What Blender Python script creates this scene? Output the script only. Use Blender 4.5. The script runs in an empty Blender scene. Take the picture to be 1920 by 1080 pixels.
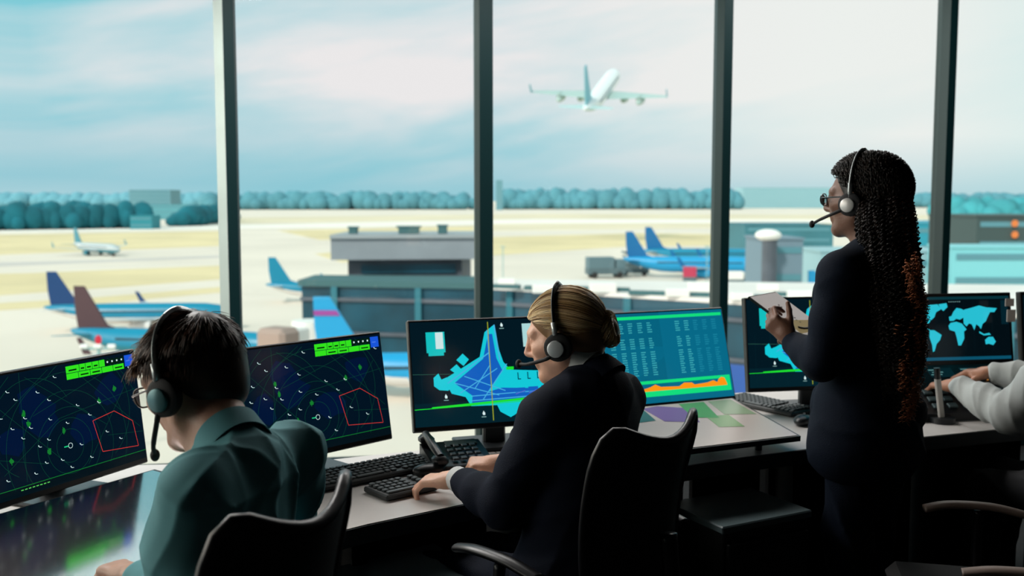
import bpy, bmesh, math, random
import numpy as np
from math import sin, cos, pi, radians as RAD
import openvdb
random.seed(7)
S = bpy.context.scene
COL = S.collection
# ------------------------------------------------------------------ camera
FPX = 1900.0; CZ = 1.55; PIT = math.atan(168 / FPX)
cam = bpy.data.cameras.new('camera'); camo = bpy.data.objects.new('camera', cam); COL.objects.link(camo)
cam.sensor_width = 36; cam.lens = FPX / 1920 * 36; cam.clip_start = 0.05; cam.clip_end = 12000
camo.location = (0, 0, CZ); camo.rotation_euler = (pi / 2 - PIT, 0, 0)
cam.dof.use_dof = True; cam.dof.focus_distance = 2.5; cam.dof.aperture_fstop = 3.6
S.camera = camo
S.view_settings.view_transform = 'Standard'; S.view_settings.look = 'None'
S.view_settings.exposure = 0.0; S.view_settings.gamma = 1; S.view_settings.use_curve_mapping = False
GZ = -23.0                                # level of the airfield below the tower cab

def V3(*a): return np.array(a, float)
_f = V3(0, cos(PIT), -sin(PIT)); _u = V3(0, sin(PIT), cos(PIT)); _r = V3(1, 0, 0); _c = V3(0, 0, CZ)
def ray(x, y): return _f + (x - 960) / FPX * _r + (540 - y) / FPX * _u
def at(x, y, Y):                          # photo pixel -> point at distance Y
    d = ray(x, y); return _c + d * Y / d[1]
def atz(x, y, z):                         # photo pixel -> point on the level z
    d = ray(x, y); return _c + d * (z - CZ) / d[2]

# ------------------------------------------------------------------ node helpers
class NT:
    def __init__(s, tree): s.t = tree; s.t.nodes.clear()
    def n(s, typ, **kw):
        nd = s.t.nodes.new(typ)
        for k, v in kw.items():
            if k.startswith('_'): nd.inputs[k[1:]].default_value = v
            else: setattr(nd, k, v)
        return nd
    def l(s, a, b): s.t.links.new(a, b)
    def m(s, op, a, b=None, clamp=False):
        nd = s.t.nodes.new('ShaderNodeMath'); nd.operation = op; nd.use_clamp = clamp
        for i, v in enumerate((a, b)):
            if v is None: continue
            if isinstance(v, (int, float)): nd.inputs[i].default_value = v
            else: s.l(v, nd.inputs[i])
        return nd.outputs[0]
    def mix(s, fac, a, b):
        nd = s.t.nodes.new('ShaderNodeMix'); nd.data_type = 'RGBA'
        for i, v in ((0, fac), (6, a), (7, b)):
            if isinstance(v, (int, float)): nd.inputs[i].default_value = v
            elif isinstance(v, tuple): nd.inputs[i].default_value = v + (1,)
            else: s.l(v, nd.inputs[i])
        return nd.outputs[2]

# ------------------------------------------------------------------ world: overcast sky with streaked cloud
w = bpy.data.worlds.new('sky'); S.world = w; w.use_nodes = True
t = NT(w.node_tree)
tc = t.n('ShaderNodeTexCoord'); sp = t.n('ShaderNodeSeparateXYZ'); t.l(tc.outputs['Generated'], sp.inputs[0])
X, Y, Z = sp.outputs; XR = X
X = t.m('MAXIMUM', t.m('MINIMUM', X, 0.5), -0.42)
v = t.m('SUBTRACT', Z, t.m('MULTIPLY', X, 0.16))
cb = t.n('ShaderNodeCombineXYZ'); t.l(t.m('MULTIPLY', X, 1.5), cb.inputs[0]); t.l(t.m('MULTIPLY', v, 7.0), cb.inputs[1]); t.l(t.m('MULTIPLY', Y, 0.8), cb.inputs[2])
nz = t.n('ShaderNodeTexNoise', _Scale=1.7, _Detail=5.0, _Roughness=0.5, _Distortion=0.3); t.l(cb.outputs[0], nz.inputs['Vector'])
nz2 = t.n('ShaderNodeTexNoise', _Scale=4.5, _Detail=5.0, _Roughness=0.6); t.l(cb.outputs[0], nz2.inputs['Vector'])
s1 = t.m('MULTIPLY', t.m('SUBTRACT', nz.outputs[0], 0.5), 2.9)
s2 = t.m('MULTIPLY', t.m('SUBTRACT', nz2.outputs[0], 0.5), 0.6)
# broad pink-white patch high, blue towards the left top corner
fac = t.m('ADD', t.m('ADD', s1, s2), t.m('ADD', 0.71, t.m('MULTIPLY', X, 0.62)))
topl = t.m('MULTIPLY', t.m('SUBTRACT', t.m('SUBTRACT', Z, t.m('MULTIPLY', X, 0.45)), 0.315), 7.0, True)
fac = t.m('SUBTRACT', fac, t.m('MULTIPLY', topl, 0.8))
fac = t.m('MAXIMUM', t.m('MINIMUM', fac, 1.0), 0.0)
base = t.mix(fac, (0.22, 0.58, 0.67), (0.83, 0.78, 0.79))
rw = t.m('MULTIPLY', t.m('ADD', X, 0.02), 3.2, True)
base = t.mix(t.m('MULTIPLY', rw, 0.75), base, (0.85, 0.86, 0.83))
fr = t.m('MULTIPLY', t.m('SUBTRACT', X, 0.37), 8.0, True)
base = t.mix(t.m('MULTIPLY', fr, 0.5), base, (0.55, 0.82, 0.82))
hz = t.m('SUBTRACT', 1.0, t.m('MULTIPLY', t.m('ABSOLUTE', t.m('SUBTRACT', Z, t.m('MULTIPLY', X, -0.05))), 13.0), True)
base = t.mix(t.m('MULTIPLY', hz, 0.85), base, (0.27, 0.55, 0.64))
# bright patch added to the unseen left sky to light the cab
glow = t.m('MULTIPLY', t.m('SUBTRACT', t.m('MULTIPLY', XR, -1.0), 0.56), 4.0, True)
glow = t.m('MULTIPLY', glow, t.m('SUBTRACT', 1.0, t.m('MULTIPLY', t.m('ABSOLUTE', t.m('SUBTRACT', Z, 0.22)), 2.6), True))
base = t.mix(glow, base, (4.6, 4.1, 3.6))
bg = t.n('ShaderNodeBackground'); t.l(base, bg.inputs[0]); bg.inputs[1].default_value = 1.12
t.l(bg.outputs[0], t.n('ShaderNodeOutputWorld').inputs[0])

sun = bpy.data.lights.new('sun', 'SUN'); suno = bpy.data.objects.new('sun', sun); COL.objects.link(suno)
sun.energy = 2.9; sun.angle = RAD(6); sun.color = (1.0, 0.92, 0.82)
suno.rotation_euler = (RAD(52), 0, RAD(-25))   # high, from behind the tower: it lights the apron, never the cab
LAMPS = [(-2.35, 4.15, 100, 2.1), (-.1, 4.85, 36, 1.5), (1.8, 5.45, 22, 1.4)]      # fill lamps added over the desks, out of view
for (lx, ly, le, lw) in LAMPS:
    la = bpy.data.lights.new('fill_lamp', 'AREA'); lo = bpy.data.objects.new('fill_lamp', la); COL.objects.link(lo)
    la.shape = 'RECTANGLE'; la.size = lw; la.size_y = lw * .5; la.energy = le; la.color = (1.0, 0.97, 0.93)
    lo.location = (lx, ly, 2.985); lo.rotation_euler = (0, 0, RAD(8))

# ------------------------------------------------------------------ materials
_mats = {}
def mat(name, col, rough=0.5, metal=0.0, emit=None, es=1.0, bump=0.0, bscale=40.0, var=0.0, vscale=6.0, spec=0.5, stretch=None, coat=0.0):
    if name in _mats: return _mats[name]
    m = bpy.data.materials.new(name); m.use_nodes = True; t = NT(m.node_tree)
    out = t.n('ShaderNodeOutputMaterial'); b = t.n('ShaderNodeBsdfPrincipled')
    b.inputs['Base Color'].default_value = tuple(col) + (1,)
    b.inputs['Roughness'].default_value = rough; b.inputs['Metallic'].default_value = metal
    b.inputs['Specular IOR Level'].default_value = spec
    b.inputs['Coat Weight'].default_value = coat
    t.l(b.outputs[0], out.inputs[0])
    if emit is not None:
        b.inputs['Emission Color'].default_value = tuple(emit) + (1,); b.inputs['Emission Strength'].default_value = es
    if bump or var:
        tc = t.n('ShaderNodeTexCoord'); src = tc.outputs['Object']
        if stretch:
            mp = t.n('ShaderNodeMapping'); t.l(src, mp.inputs[0]); mp.inputs['Scale'].default_value = stretch; src = mp.outputs[0]
        if var:
            nz = t.n('ShaderNodeTexNoise', _Scale=vscale, _Detail=4.0); t.l(src, nz.inputs['Vector'])
            f = t.m('MULTIPLY', t.m('SUBTRACT', nz.outputs[0], 0.35), 3.0, True)
            c2 = tuple(min(1, c * (1 + var)) for c in col); c1 = tuple(c * (1 - var) for c in col)
            t.l(t.mix(f, c1, c2), b.inputs['Base Color'])
        if bump:
            nz = t.n('ShaderNodeTexNoise', _Scale=bscale, _Detail=4.0); t.l(src, nz.inputs['Vector'])
            bp = t.n('ShaderNodeBump', _Strength=bump, _Distance=0.01); t.l(nz.outputs[0], bp.inputs['Height']); t.l(bp.outputs[0], b.inputs['Normal'])
    _mats[name] = m; return m
def emat(name, col, es=1.0):
    if name in _mats: return _mats[name]
    m = bpy.data.materials.new(name); m.use_nodes = True; t = NT(m.node_tree)
    out = t.n('ShaderNodeOutputMaterial'); e = t.n('ShaderNodeEmission'); e.inputs[0].default_value = tuple(col) + (1,); e.inputs[1].default_value = es
    g = t.n('ShaderNodeBsdfGlossy', _Roughness=0.15); g.inputs[0].default_value = (.02, .02, .02, 1)
    a = t.n('ShaderNodeAddShader'); t.l(e.outputs[0], a.inputs[0]); t.l(g.outputs[0], a.inputs[1]); t.l(a.outputs[0], out.inputs[0])
    _mats[name] = m; return m
def srgb(r, g, b):
    return tuple((c / 255 / 12.92) if c / 255 <= .04045 else ((c / 255 + .055) / 1.055) ** 2.4 for c in (r, g, b))

# ------------------------------------------------------------------ mesh builder
class MB:
    def __init__(s): s.v = []; s.f = []; s.mi = []; s.M = None
    def add(s, vs, fs, mi=0):
        o = len(s.v); s.v.extend([tuple(map(float, p)) for p in vs]); s.f.extend([tuple(i + o for i in f) for f in fs]); s.mi.extend([mi] * len(fs))
    def box(s, c, d, R=None, mi=0, bev=0.0):
        c = np.array(c, float); hx, hy, hz = [q / 2 for q in d]
        if bev <= 0:
            P = np.array([(x, y, z) for z in (-hz, hz) for y in (-hy, hy) for x in (-hx, hx)])
            Fs = [(0, 2, 3, 1), (4, 5, 7, 6), (0, 1, 5, 4), (2, 6, 7, 3), (0, 4, 6, 2), (1, 3, 7, 5)]
        else:
            b = min(bev, hx * .9, hy * .9, hz * .9); P = []; idx = {}
            for sx in (-1, 1):
                for sy in (-1, 1):
                    for sz in (-1, 1):
                        for k in range(3):
                            q = [sx * (hx - b), sy * (hy - b), sz * (hz - b)]
                            q[k] = (sx * hx, sy * hy, sz * hz)[k]
                            idx[(sx, sy, sz, k)] = len(P); P.append(q)
            P = np.array(P); Fs = []
            g = lambda sx, sy, sz, k: idx[(sx, sy, sz, k)]
            for sg in (-1, 1):
                Fs.append([g(sg, -1, -1, 0), g(sg, 1, -1, 0), g(sg, 1, 1, 0), g(sg, -1, 1, 0)][::sg])
                Fs.append([g(-1, sg, -1, 1), g(1, sg, -1, 1), g(1, sg, 1, 1), g(-1, sg, 1, 1)][::-sg])
                Fs.append([g(-1, -1, sg, 2), g(1, -1, sg, 2), g(1, 1, sg, 2), g(-1, 1, sg, 2)][::sg])
            for a in (-1, 1):
                for c_ in (-1, 1):
                    Fs.append([g(a, c_, -1, 0), g(a, c_, 1, 0), g(a, c_, 1, 1), g(a, c_, -1, 1)])
                    Fs.append([g(a, -1, c_, 0), g(a, 1, c_, 0), g(a, 1, c_, 2), g(a, -1, c_, 2)])
                    Fs.append([g(-1, a, c_, 1), g(1, a, c_, 1), g(1, a, c_, 2), g(-1, a, c_, 2)])
            for sx in (-1, 1):
                for sy in (-1, 1):
                    for sz in (-1, 1): Fs.append([g(sx, sy, sz, k) for k in range(3)])
        if R is not None: P = P @ np.array(R).T
        s.add(P + c, Fs, mi); return s
    def tube(s, path, rad, n=10, mi=0, cap=True, up=None, sq=1.0):
        P = np.array(path, float); m = len(P)
        rad = np.broadcast_to(np.array(rad, float), (m,))
        T = np.gradient(P, axis=0); T /= np.linalg.norm(T, axis=1)[:, None] + 1e-12
        a = np.array(up if up is not None else ((0, 0, 1) if abs(T[0, 2]) < .9 else (1, 0, 0)), float)
        vs = []
        for i in range(m):
            if i == 0 or up is None:
                b = a - T[i] * (a @ T[i]); b /= np.linalg.norm(b) + 1e-12; a = b
            else:
                b = a - T[i] * (a @ T[i]); b /= np.linalg.norm(b) + 1e-12
            c = np.cross(T[i], b)
            for k in range(n):
                th = 2 * pi * k / n; vs.append(P[i] + rad[i] * (cos(th) * b * sq + sin(th) * c))
        fs = [(i * n + k, i * n + (k + 1) % n, (i + 1) * n + (k + 1) % n, (i + 1) * n + k) for i in range(m - 1) for k in range(n)]
        if cap: fs += [tuple(range(n))[::-1], tuple((m - 1) * n + k for k in range(n))]
        s.add(vs, fs, mi); return s
    def prism(s, poly, z0, z1, mi=0):
        n = len(poly); vs = [(p[0], p[1], z0) for p in poly] + [(p[0], p[1], z1) for p in poly]
        fs = [tuple(range(n))[::-1], tuple(range(n, 2 * n))] + [(i, (i + 1) % n, n + (i + 1) % n, n + i) for i in range(n)]
        s.add(vs, fs, mi); return s
    def slab(s, pts, off, mi=0):          # 3D polygon extruded by a vector
        n = len(pts); off = np.array(off, float); vs = [np.array(p, float) for p in pts] + [np.array(p, float) + off for p in pts]
        fs = [tuple(range(n))[::-1], tuple(range(n, 2 * n))] + [(i, (i + 1) % n, n + (i + 1) % n, n + i) for i in range(n)]
        s.add(vs, fs, mi); return s
    def ell(s, c, r, R=None, mi=0, nu=16, nv=10):
        vs = []; fs = []
        for j in range(nv + 1):
            ph = pi * j / nv
            for i in range(nu):
                th = 2 * pi * i / nu; vs.append((r[0] * sin(ph) * cos(th), r[1] * sin(ph) * sin(th), r[2] * cos(ph)))
        for j in range(nv):
            for i in range(nu):
                fs.append((j * nu + i, (j + 1) * nu + i, (j + 1) * nu + (i + 1) % nu, j * nu + (i + 1) % nu))
        P = np.array(vs)
        if R is not None: P = P @ np.array(R).T
        s.add(P + np.array(c, float), fs, mi); return s
    def build(s, name, m, parent=None, smooth=False, loc=None):
        me = bpy.data.meshes.new(name)
        P = np.array(s.v, float)
        if loc is not None: P = P - np.array(loc, float)
        me.from_pydata([tuple(p) for p in P], [], s.f); me.validate()
        for q in (m if isinstance(m, (list, tuple)) else [m]): me.materials.append(q)
        if len(s.mi) == len(me.polygons): me.polygons.foreach_set('material_index', s.mi)
        bm = bmesh.new(); bm.from_mesh(me); bmesh.ops.recalc_face_normals(bm, faces=bm.faces); bm.to_mesh(me); bm.free()
        if smooth is not False:
            me.polygons.foreach_set('use_smooth', [True] * len(me.polygons))
            if smooth is not True: me.set_sharp_from_angle(angle=RAD(smooth))
        me.update()
        o = bpy.data.objects.new(name, me); COL.objects.link(o)
        if loc is not None: o.location = tuple(loc)
        if parent is not None: o.parent = parent
        return o
def rotz(a): return np.array([[cos(a), -sin(a), 0], [sin(a), cos(a), 0], [0, 0, 1]])
def rotx(a): return np.array([[1, 0, 0], [0, cos(a), -sin(a)], [0, sin(a), cos(a)]])
def roty(a): return np.array([[cos(a), 0, sin(a)], [0, 1, 0], [-sin(a), 0, cos(a)]])
def tag(o, label=None, cat=None, group=None, kind=None):
    if label: o['label'] = label
    if cat: o['category'] = cat
    if group: o['group'] = group
    if kind: o['kind'] = kind
    return o
def empty(name, loc, rz=0.0, label=None, cat=None, group=None):
    o = bpy.data.objects.new(name, None); COL.objects.link(o); o.location = tuple(map(float, loc)); o.rotation_euler = (0, 0, rz); o.empty_display_size = .1
    return tag(o, label, cat, group)
def struct(o): o['kind'] = 'structure'; return o
def copy_tree(o, parent=None):
    c = o.copy(); COL.objects.link(c); c.parent = parent
    for ch in list(o.children): copy_tree(ch, c)
    return c
def smooth_path(pts, n=8):
    P = np.array(pts, float); m = len(P); out = []
    for i in range(m - 1):
        p0 = P[max(i - 1, 0)]; p1 = P[i]; p2 = P[i + 1]; p3 = P[min(i + 2, m - 1)]
        for k in range(n):
            t_ = k / n; out.append(.5 * ((2 * p1) + (-p0 + p2) * t_ + (2 * p0 - 5 * p1 + 4 * p2 - p3) * t_ ** 2 + (-p0 + 3 * p1 - 3 * p2 + p3) * t_ ** 3))
    out.append(P[-1]); return np.array(out)
# ------------------------------------------------------------------ room shell (tower cab)
carpet = mat('carpet_dark', (.006, .007, .008), .95, bump=.4, bscale=300)
wallm = mat('wall_paint_charcoal', (.012, .014, .016), .8, bump=.1, bscale=90)
ceilm = mat('ceiling_charcoal', (.015, .018, .02), .9, bump=.2, bscale=60)
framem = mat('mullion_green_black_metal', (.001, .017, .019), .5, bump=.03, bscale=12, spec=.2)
stripm = mat('mullion_daylit_face', (.44, .52, .48), .4, .1, var=.08, vscale=3)  # reflected daylight painted in as a pale colour
# window line: through the photographed mullions
dW = V3(.2499, .0386, 0) * 5.6; M0 = V3(-.279, 1, 0) * 5.6
nW = V3(-dW[1], dW[0], 0); nW /= np.linalg.norm(nW); dWn = dW / np.linalg.norm(dW); aW = math.atan2(dW[1], dW[0])
WL = M0 - dW * 1.5; WR = M0 + dW * 4.5
BKY = -1.8
gm = bpy.data.materials.new('window_glass'); gm.use_nodes = True; t = NT(gm.node_tree)
tr = t.n('ShaderNodeBsdfTransparent'); tr.inputs[0].default_value = (.965, .985, .98, 1)
gl = t.n('ShaderNodeBsdfGlossy', _Roughness=.02); lw = t.n('ShaderNodeFresnel', _IOR=1.35)
mx = t.n('ShaderNodeMixShader'); t.l(lw.outputs[0], mx.inputs[0]); t.l(tr.outputs[0], mx.inputs[1]); t.l(gl.outputs[0], mx.inputs[2]); t.l(mx.outputs[0], t.n('ShaderNodeOutputMaterial').inputs[0])
poly = [(WL[0], WL[1]), (WR[0], WR[1]), (WR[0], BKY), (WL[0], BKY)]
struct(MB().prism(poly, -.3, 0).build('floor', carpet))
struct(MB().prism(poly, 3.05, 3.3).build('ceiling', ceilm))
struct(MB().box(((WL[0] + WR[0]) / 2, BKY - .1, 1.52), (WR[0] - WL[0] + .4, .2, 3.06)).build('wall_back', wallm))
struct(MB().box((WL[0] - .1, (.6 + BKY) / 2, 1.52), (.2, .6 - BKY, 3.06)).build('wall_left', wallm))
for i_, (ya, yb) in enumerate(((.62, 2.1), (2.1, 3.6), (3.6, WL[1] - .06))):     # the cab is glazed on its left side too
    struct(MB().box((WL[0] - .05, (ya + yb) / 2, 1.485), (.012, yb - ya - .1, 2.85)).build('window_%d' % (i_ + 8), gm))
    struct(MB().box((WL[0] - .05, ya + .0, 1.485), (.14, .10, 2.85)).build('trim_%d' % (i_ + 10), framem))
for z_, k_ in ((.03, 14), (2.98, 15)): struct(MB().box((WL[0] - .05, (.6 + WL[1]) / 2, z_), (.16, WL[1] - .6, .06 if z_ < 1 else .14)).build('trim_%d' % k_, framem))
for (lx, ly, le, lw) in LAMPS:
    cl_ = empty('fill_light_panel', (lx, ly, 3.05), RAD(8), 'flat fill light panel added out of view, one of those above the control desks', 'lamp', 'added fill light panels above the desks')
    MB().box((0, 0, -.015), (lw + .08, lw * .5 + .08, .03), bev=.005).build('housing', framem, cl_); MB().box((0, 0, -.033), (lw, lw * .5, .006)).build('diffuser', emat('diffuser_white', (1, .97, .93), 2.0), cl_)
struct(MB().box((WR[0] + .1, (WR[1] + BKY) / 2, 1.52), (.2, WR[1] - BKY, 3.06)).build('wall_right', wallm))
RW = rotz(aW)
cW = (WL + WR) / 2; LW = np.linalg.norm(WR - WL)
struct(MB().box(cW + V3(0, 0, .03), (LW, .16, .06), RW, bev=.01).build('trim_1', framem))       # sill
struct(MB().box(cW + V3(0, 0, 2.98), (LW, .16, .14), RW, bev=.01).build('trim_2', framem))     # head
for i, k in enumerate((-1, 0, 1, 2, 3, 4)):
    c = M0 + dW * (k - .5) + nW * .03
    c0 = c - V3(0, 0, 0)
    ww = np.linalg.norm(dW)
    if k == -1: c = M0 - dW * 1.25 + nW * .03; ww *= .5
    o = struct(MB().box(c + V3(0, 0, 1.485), (ww - .02, .012, 2.85), RW).build('window_%d' % (i + 1), gm))
c = M0 + dW * 4.0 + nW * .03
struct(MB().box(M0 + dW * 4.0 + nW * .03 + V3(0, 0, 1.485), (np.linalg.norm(dW) - .02, .012, 2.85), RW).build('window_7', gm))
# mullions: dark box section; daylight sheen painted as a lighter chamfered left face
wid = [.112, .098, .080, .076]
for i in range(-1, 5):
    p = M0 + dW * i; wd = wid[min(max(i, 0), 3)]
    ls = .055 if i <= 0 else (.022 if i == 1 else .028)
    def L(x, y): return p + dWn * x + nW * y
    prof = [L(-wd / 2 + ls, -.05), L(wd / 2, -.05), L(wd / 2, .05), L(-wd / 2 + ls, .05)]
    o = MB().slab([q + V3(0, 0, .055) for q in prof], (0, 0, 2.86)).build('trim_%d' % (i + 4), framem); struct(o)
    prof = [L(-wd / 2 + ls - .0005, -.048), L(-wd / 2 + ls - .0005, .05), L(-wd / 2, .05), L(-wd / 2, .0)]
    s_ = MB().slab([q + V3(0, 0, .055) for q in prof], (0, 0, 2.86)).build('mullion_side_strip', stripm if i <= 0 else mat('mullion_dim_daylit_face', (.035, .06, .058), .4, .2), o)

# ------------------------------------------------------------------ airfield
def gp(x, y): return atz(x, y, GZ)
apron = mat('apron_concrete', (.78, .665, .565), .9, var=.07, vscale=.012)
far = 9000
struct(MB().prism([(-far, 25), (far, 25), (far, far), (-far, far)], GZ - 1, GZ).build('ground', apron))
# far fields, grass, runways : flat patches lying on the airfield, each with its own surface
grassm = mat('dry_grass', (.74, .59, .34), 1, var=.10, vscale=.02)
grassp = mat('pale_dry_grass', (.76, .63, .45), 1, var=.07, vscale=.01)
runm = mat('taxiway_asphalt', (.60, .53, .49), .9, var=.05, vscale=.02)
runp = mat('runway_concrete', (.90, .80, .72), .9, var=.04, vscale=.02)
def patch(name, px, m, dz=.03, kind='stuff', label=None, cat=None, th=.05):
    P = [gp(*q) for q in px]
    o = MB().prism([(q[0], q[1]) for q in P], GZ, GZ + dz).build(name, m)
    if kind == 'structure': return struct(o)
    return tag(o, label, cat, None, kind)
patch('dry_grass_field', [(-300, 445), (420, 433), (420, 461), (-300, 490)], grassm, .04, label='dry yellow grass strip under the taxiing airliner at left', cat='grass')
patch('dry_grass_field', [(-300, 520), (60, 512), (440, 497), (440, 522), (200, 540), (-300, 575)], grassm, .04, label='dry yellow grass strip behind the parked blue tails', cat='grass')
patch('dry_grass_field', [(-300, 585), (150, 560), (440, 536), (440, 546), (180, 570), (-300, 603)], grassm, .04, label='narrow grass strip just above the parked blue fuselages', cat='grass')
patch('taxiway', [(-300, 500), (200, 487), (440, 478), (440, 482), (200, 492), (-300, 512)], runm, .06, 'structure')
patch('dry_grass_field', [(520, 432), (888, 424), (888, 446), (600, 450)], grassm, .04, label='tan grass patch left of the terminal roof hut', cat='grass')
patch('dry_grass_field', [(590, 476), (660, 470), (800, 474), (760, 490), (640, 492)], grassm, .04, label='small tan grass patch behind the left end of the roof hut', cat='grass')
patch('dry_grass_field', [(908, 445), (1200, 437), (1400, 440), (1400, 460), (1180, 462), (908, 480)], grassm, .04, label='broad tan grass strip left of the parked blue airliners', cat='grass')
patch('dry_grass_field', [(430, 408), (1000, 401), (1960, 404), (1960, 412), (1000, 410), (430, 420)], grassp, .04, label='pale grass strip running along the far side of the airfield', cat='grass')
patch('dry_grass_field', [(908, 420), (1400, 415), (1960, 418), (1960, 428), (1400, 427), (908, 433)], grassp, .04, label='pale grass strip between the runways at right', cat='grass')
patch('runway', [(-300, 434), (500, 421), (1000, 411), (1960, 412), (1960, 417), (1000, 419), (500, 428), (-300, 441)], runp, .06, 'structure')

# tree lines, with aerial haze painted into the foliage colours
def treeband(name, pts, h, depth, m, label, step, seed, rough=1.0):
    rng = random.Random(seed); mb = MB()
    for (a, b) in zip(pts[:-1], pts[1:]):
        a = np.array(a, float); b = np.array(b, float); L_ = np.linalg.norm(b - a); n = max(1, int(L_ / step))
        for i in range(n):
            for row in range(3):
                q = a + (b - a) * (i + rng.random()) / n; hh = h * (.72 + .4 * rng.random() * rough); r = step * (.8 + .5 * rng.random())
                mb.ell((q[0] + rng.uniform(-1, 1) * step * .3, q[1] + row * depth / 3, GZ + hh * .48), (r, r, hh * .54), None, 0, 8, 6)
                mb.ell((q[0] + rng.uniform(-1, 1) * r, q[1] + row * depth / 3 - r * .5, GZ + hh * .33), (r * .7, r * .7, hh * .36), None, 0, 7, 5)
    o = mb.build(name, m, smooth=True); return tag(o, label, 'trees', None, 'stuff')
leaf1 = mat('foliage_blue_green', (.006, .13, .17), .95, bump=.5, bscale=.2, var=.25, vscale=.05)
leaf2 = mat('foliage_haze_tinted', (.09, .27, .33), .95, var=.15, vscale=.01)
a = gp(-260, 436); b = gp(230, 428); c = gp(400, 418)
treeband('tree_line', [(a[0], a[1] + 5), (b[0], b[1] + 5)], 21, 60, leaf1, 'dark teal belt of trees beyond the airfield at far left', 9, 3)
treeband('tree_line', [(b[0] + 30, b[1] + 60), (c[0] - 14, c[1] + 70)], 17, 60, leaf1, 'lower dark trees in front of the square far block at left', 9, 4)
def far_pt(x, D): return ((x - 960) / 1900 * D, D)
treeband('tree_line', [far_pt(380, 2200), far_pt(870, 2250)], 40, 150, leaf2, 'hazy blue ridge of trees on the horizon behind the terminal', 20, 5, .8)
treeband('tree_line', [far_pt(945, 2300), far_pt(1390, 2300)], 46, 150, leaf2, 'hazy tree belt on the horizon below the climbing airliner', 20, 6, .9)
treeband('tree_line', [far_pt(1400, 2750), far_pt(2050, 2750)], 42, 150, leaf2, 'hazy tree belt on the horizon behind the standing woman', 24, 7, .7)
treeband('tree_line', [far_pt(-250, 2700), far_pt(420, 2700)], 46, 150, mat('foliage_pale_haze', (.14, .36, .44), .95), 'pale tree ridge showing above the dark trees at far left', 24, 8, .5)
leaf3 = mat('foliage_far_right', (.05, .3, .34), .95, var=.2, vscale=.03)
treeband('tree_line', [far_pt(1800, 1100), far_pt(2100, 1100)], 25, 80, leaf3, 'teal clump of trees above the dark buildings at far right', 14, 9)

# ------------------------------------------------------------------ buildings
bgrey = mat('terminal_cladding', (.27, .30, .335), .7, var=.08, vscale=.2)
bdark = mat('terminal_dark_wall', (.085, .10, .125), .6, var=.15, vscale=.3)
bglass = mat('terminal_dark_glazing', (.006, .060, .095), .35, var=.3, vscale=.15)
bteal = mat('terminal_teal_column', (.03, .17, .22), .5)
roofl = mat('roof_light_membrane', (.78, .72, .68), .9, var=.06, vscale=.1)
roofd = mat('roof_dark_plant', (.05, .13, .14), .8)
# pier terminal: a long block with a light roof, running right and nearer
tb = empty('terminal_building', (-20, 150, GZ), 0, 'long dark teal terminal block with light flat roof below the windows', 'building')
def part(mb, name, m, root, **k):
    o = mb.build(name, m, None, **k); o.parent = root; o.matrix_parent_inverse = root.matrix_basis.inverted(); return o
RT = -11.4
f0 = at(566, 540, 150); f1 = at(905, 548, 145); f2 = at(1400, 574, 124); f3 = at(1760, 600, 112); f4 = at(2050, 610, 108)
fr_ = [(f0[0], 150), (f1[0], 145), (f2[0], 123), (f3[0], 112), (f4[0], 107)]
bk_ = [(f4[0] + 20, 145), (f2[0] + 14, 150), (f1[0], 157), (f0[0], 160)]
part(MB().prism(fr_ + bk_, GZ, RT), 'wall', bglass, tb)
mb = MB(); mb.prism([(x, y - .3) for x, y in fr_[1:]] + bk_[:-1], RT, RT + .5); part(mb, 'roof', roofl, tb)
mb = MB(); mb.prism([(fr_[0][0] - .5, fr_[0][1] - .5), (fr_[1][0], fr_[1][1] - .5), bk_[-2], bk_[-1]], RT + .01, RT + .9); part(mb, 'roof', roofd, tb)
for k in range(1, 9):                    # columns in the facade
    mb = MB(); q = (k - .6) / 8.6; xs = np.interp(q * 4, range(5), [p[0] for p in fr_]); ys = np.interp(q * 4, range(5), [p[1] for p in fr_])
    mb.box((xs, ys - .3, (GZ + RT) / 2), (.9, .8, RT - GZ)); part(mb, 'facade_column', bteal, tb)
for k in range(2):
    mb = MB(); zz = RT - 1.9 - k * 5.0
    for (p, q) in zip(fr_[:-1], fr_[1:]):
        d = np.array(q) - np.array(p); L_ = np.linalg.norm(d)
        mb.box(((p[0] + q[0]) / 2, (p[1] + q[1]) / 2 - .2, zz), (L_ + .3, .6, .5), rotz(math.atan2(d[1], d[0])))
    part(mb, 'facade_band', bdark, tb)
rng = random.Random(5)
for (x0, x1, y0, w_) in ((925, 975, 537, .9), (985, 1062, 540, 1.4), (1075, 1180, 541, .8), (1180, 1330, 549, 1.0), (1370, 1440, 556, 1.2), (1450, 1560, 552, .8), (1600, 1700, 556, .9)):
    a = atz(x0, y0, RT + .7); b = atz(x1, y0 + (x1 - x0) * .03, RT + .7); d = b - a
    part(MB().box((a + b) / 2 + V3(0, 0, .05), (np.linalg.norm(d), w_, .55), rotz(math.atan2(d[1], d[0]))), 'roof_duct', roofd, tb)
for (x, y, s_) in ((950, 533, 1.1), (1020, 549, 1.4), (1130, 548, 1.6), (1270, 556, 1.3), (1318, 548, 1.7), (1390, 563, 1.2), (1500, 560, 1.3), (1440, 545, 1.2)):
    p = atz(x, y, RT + .5); part(MB().box(p + V3(0, 0, s_ * .4), (s_ * 2.2, s_ * 1.4, s_ * .8), bev=.1), 'roof_unit', mat('roof_unit_white', (.8, .77, .73), .6), tb)
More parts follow.
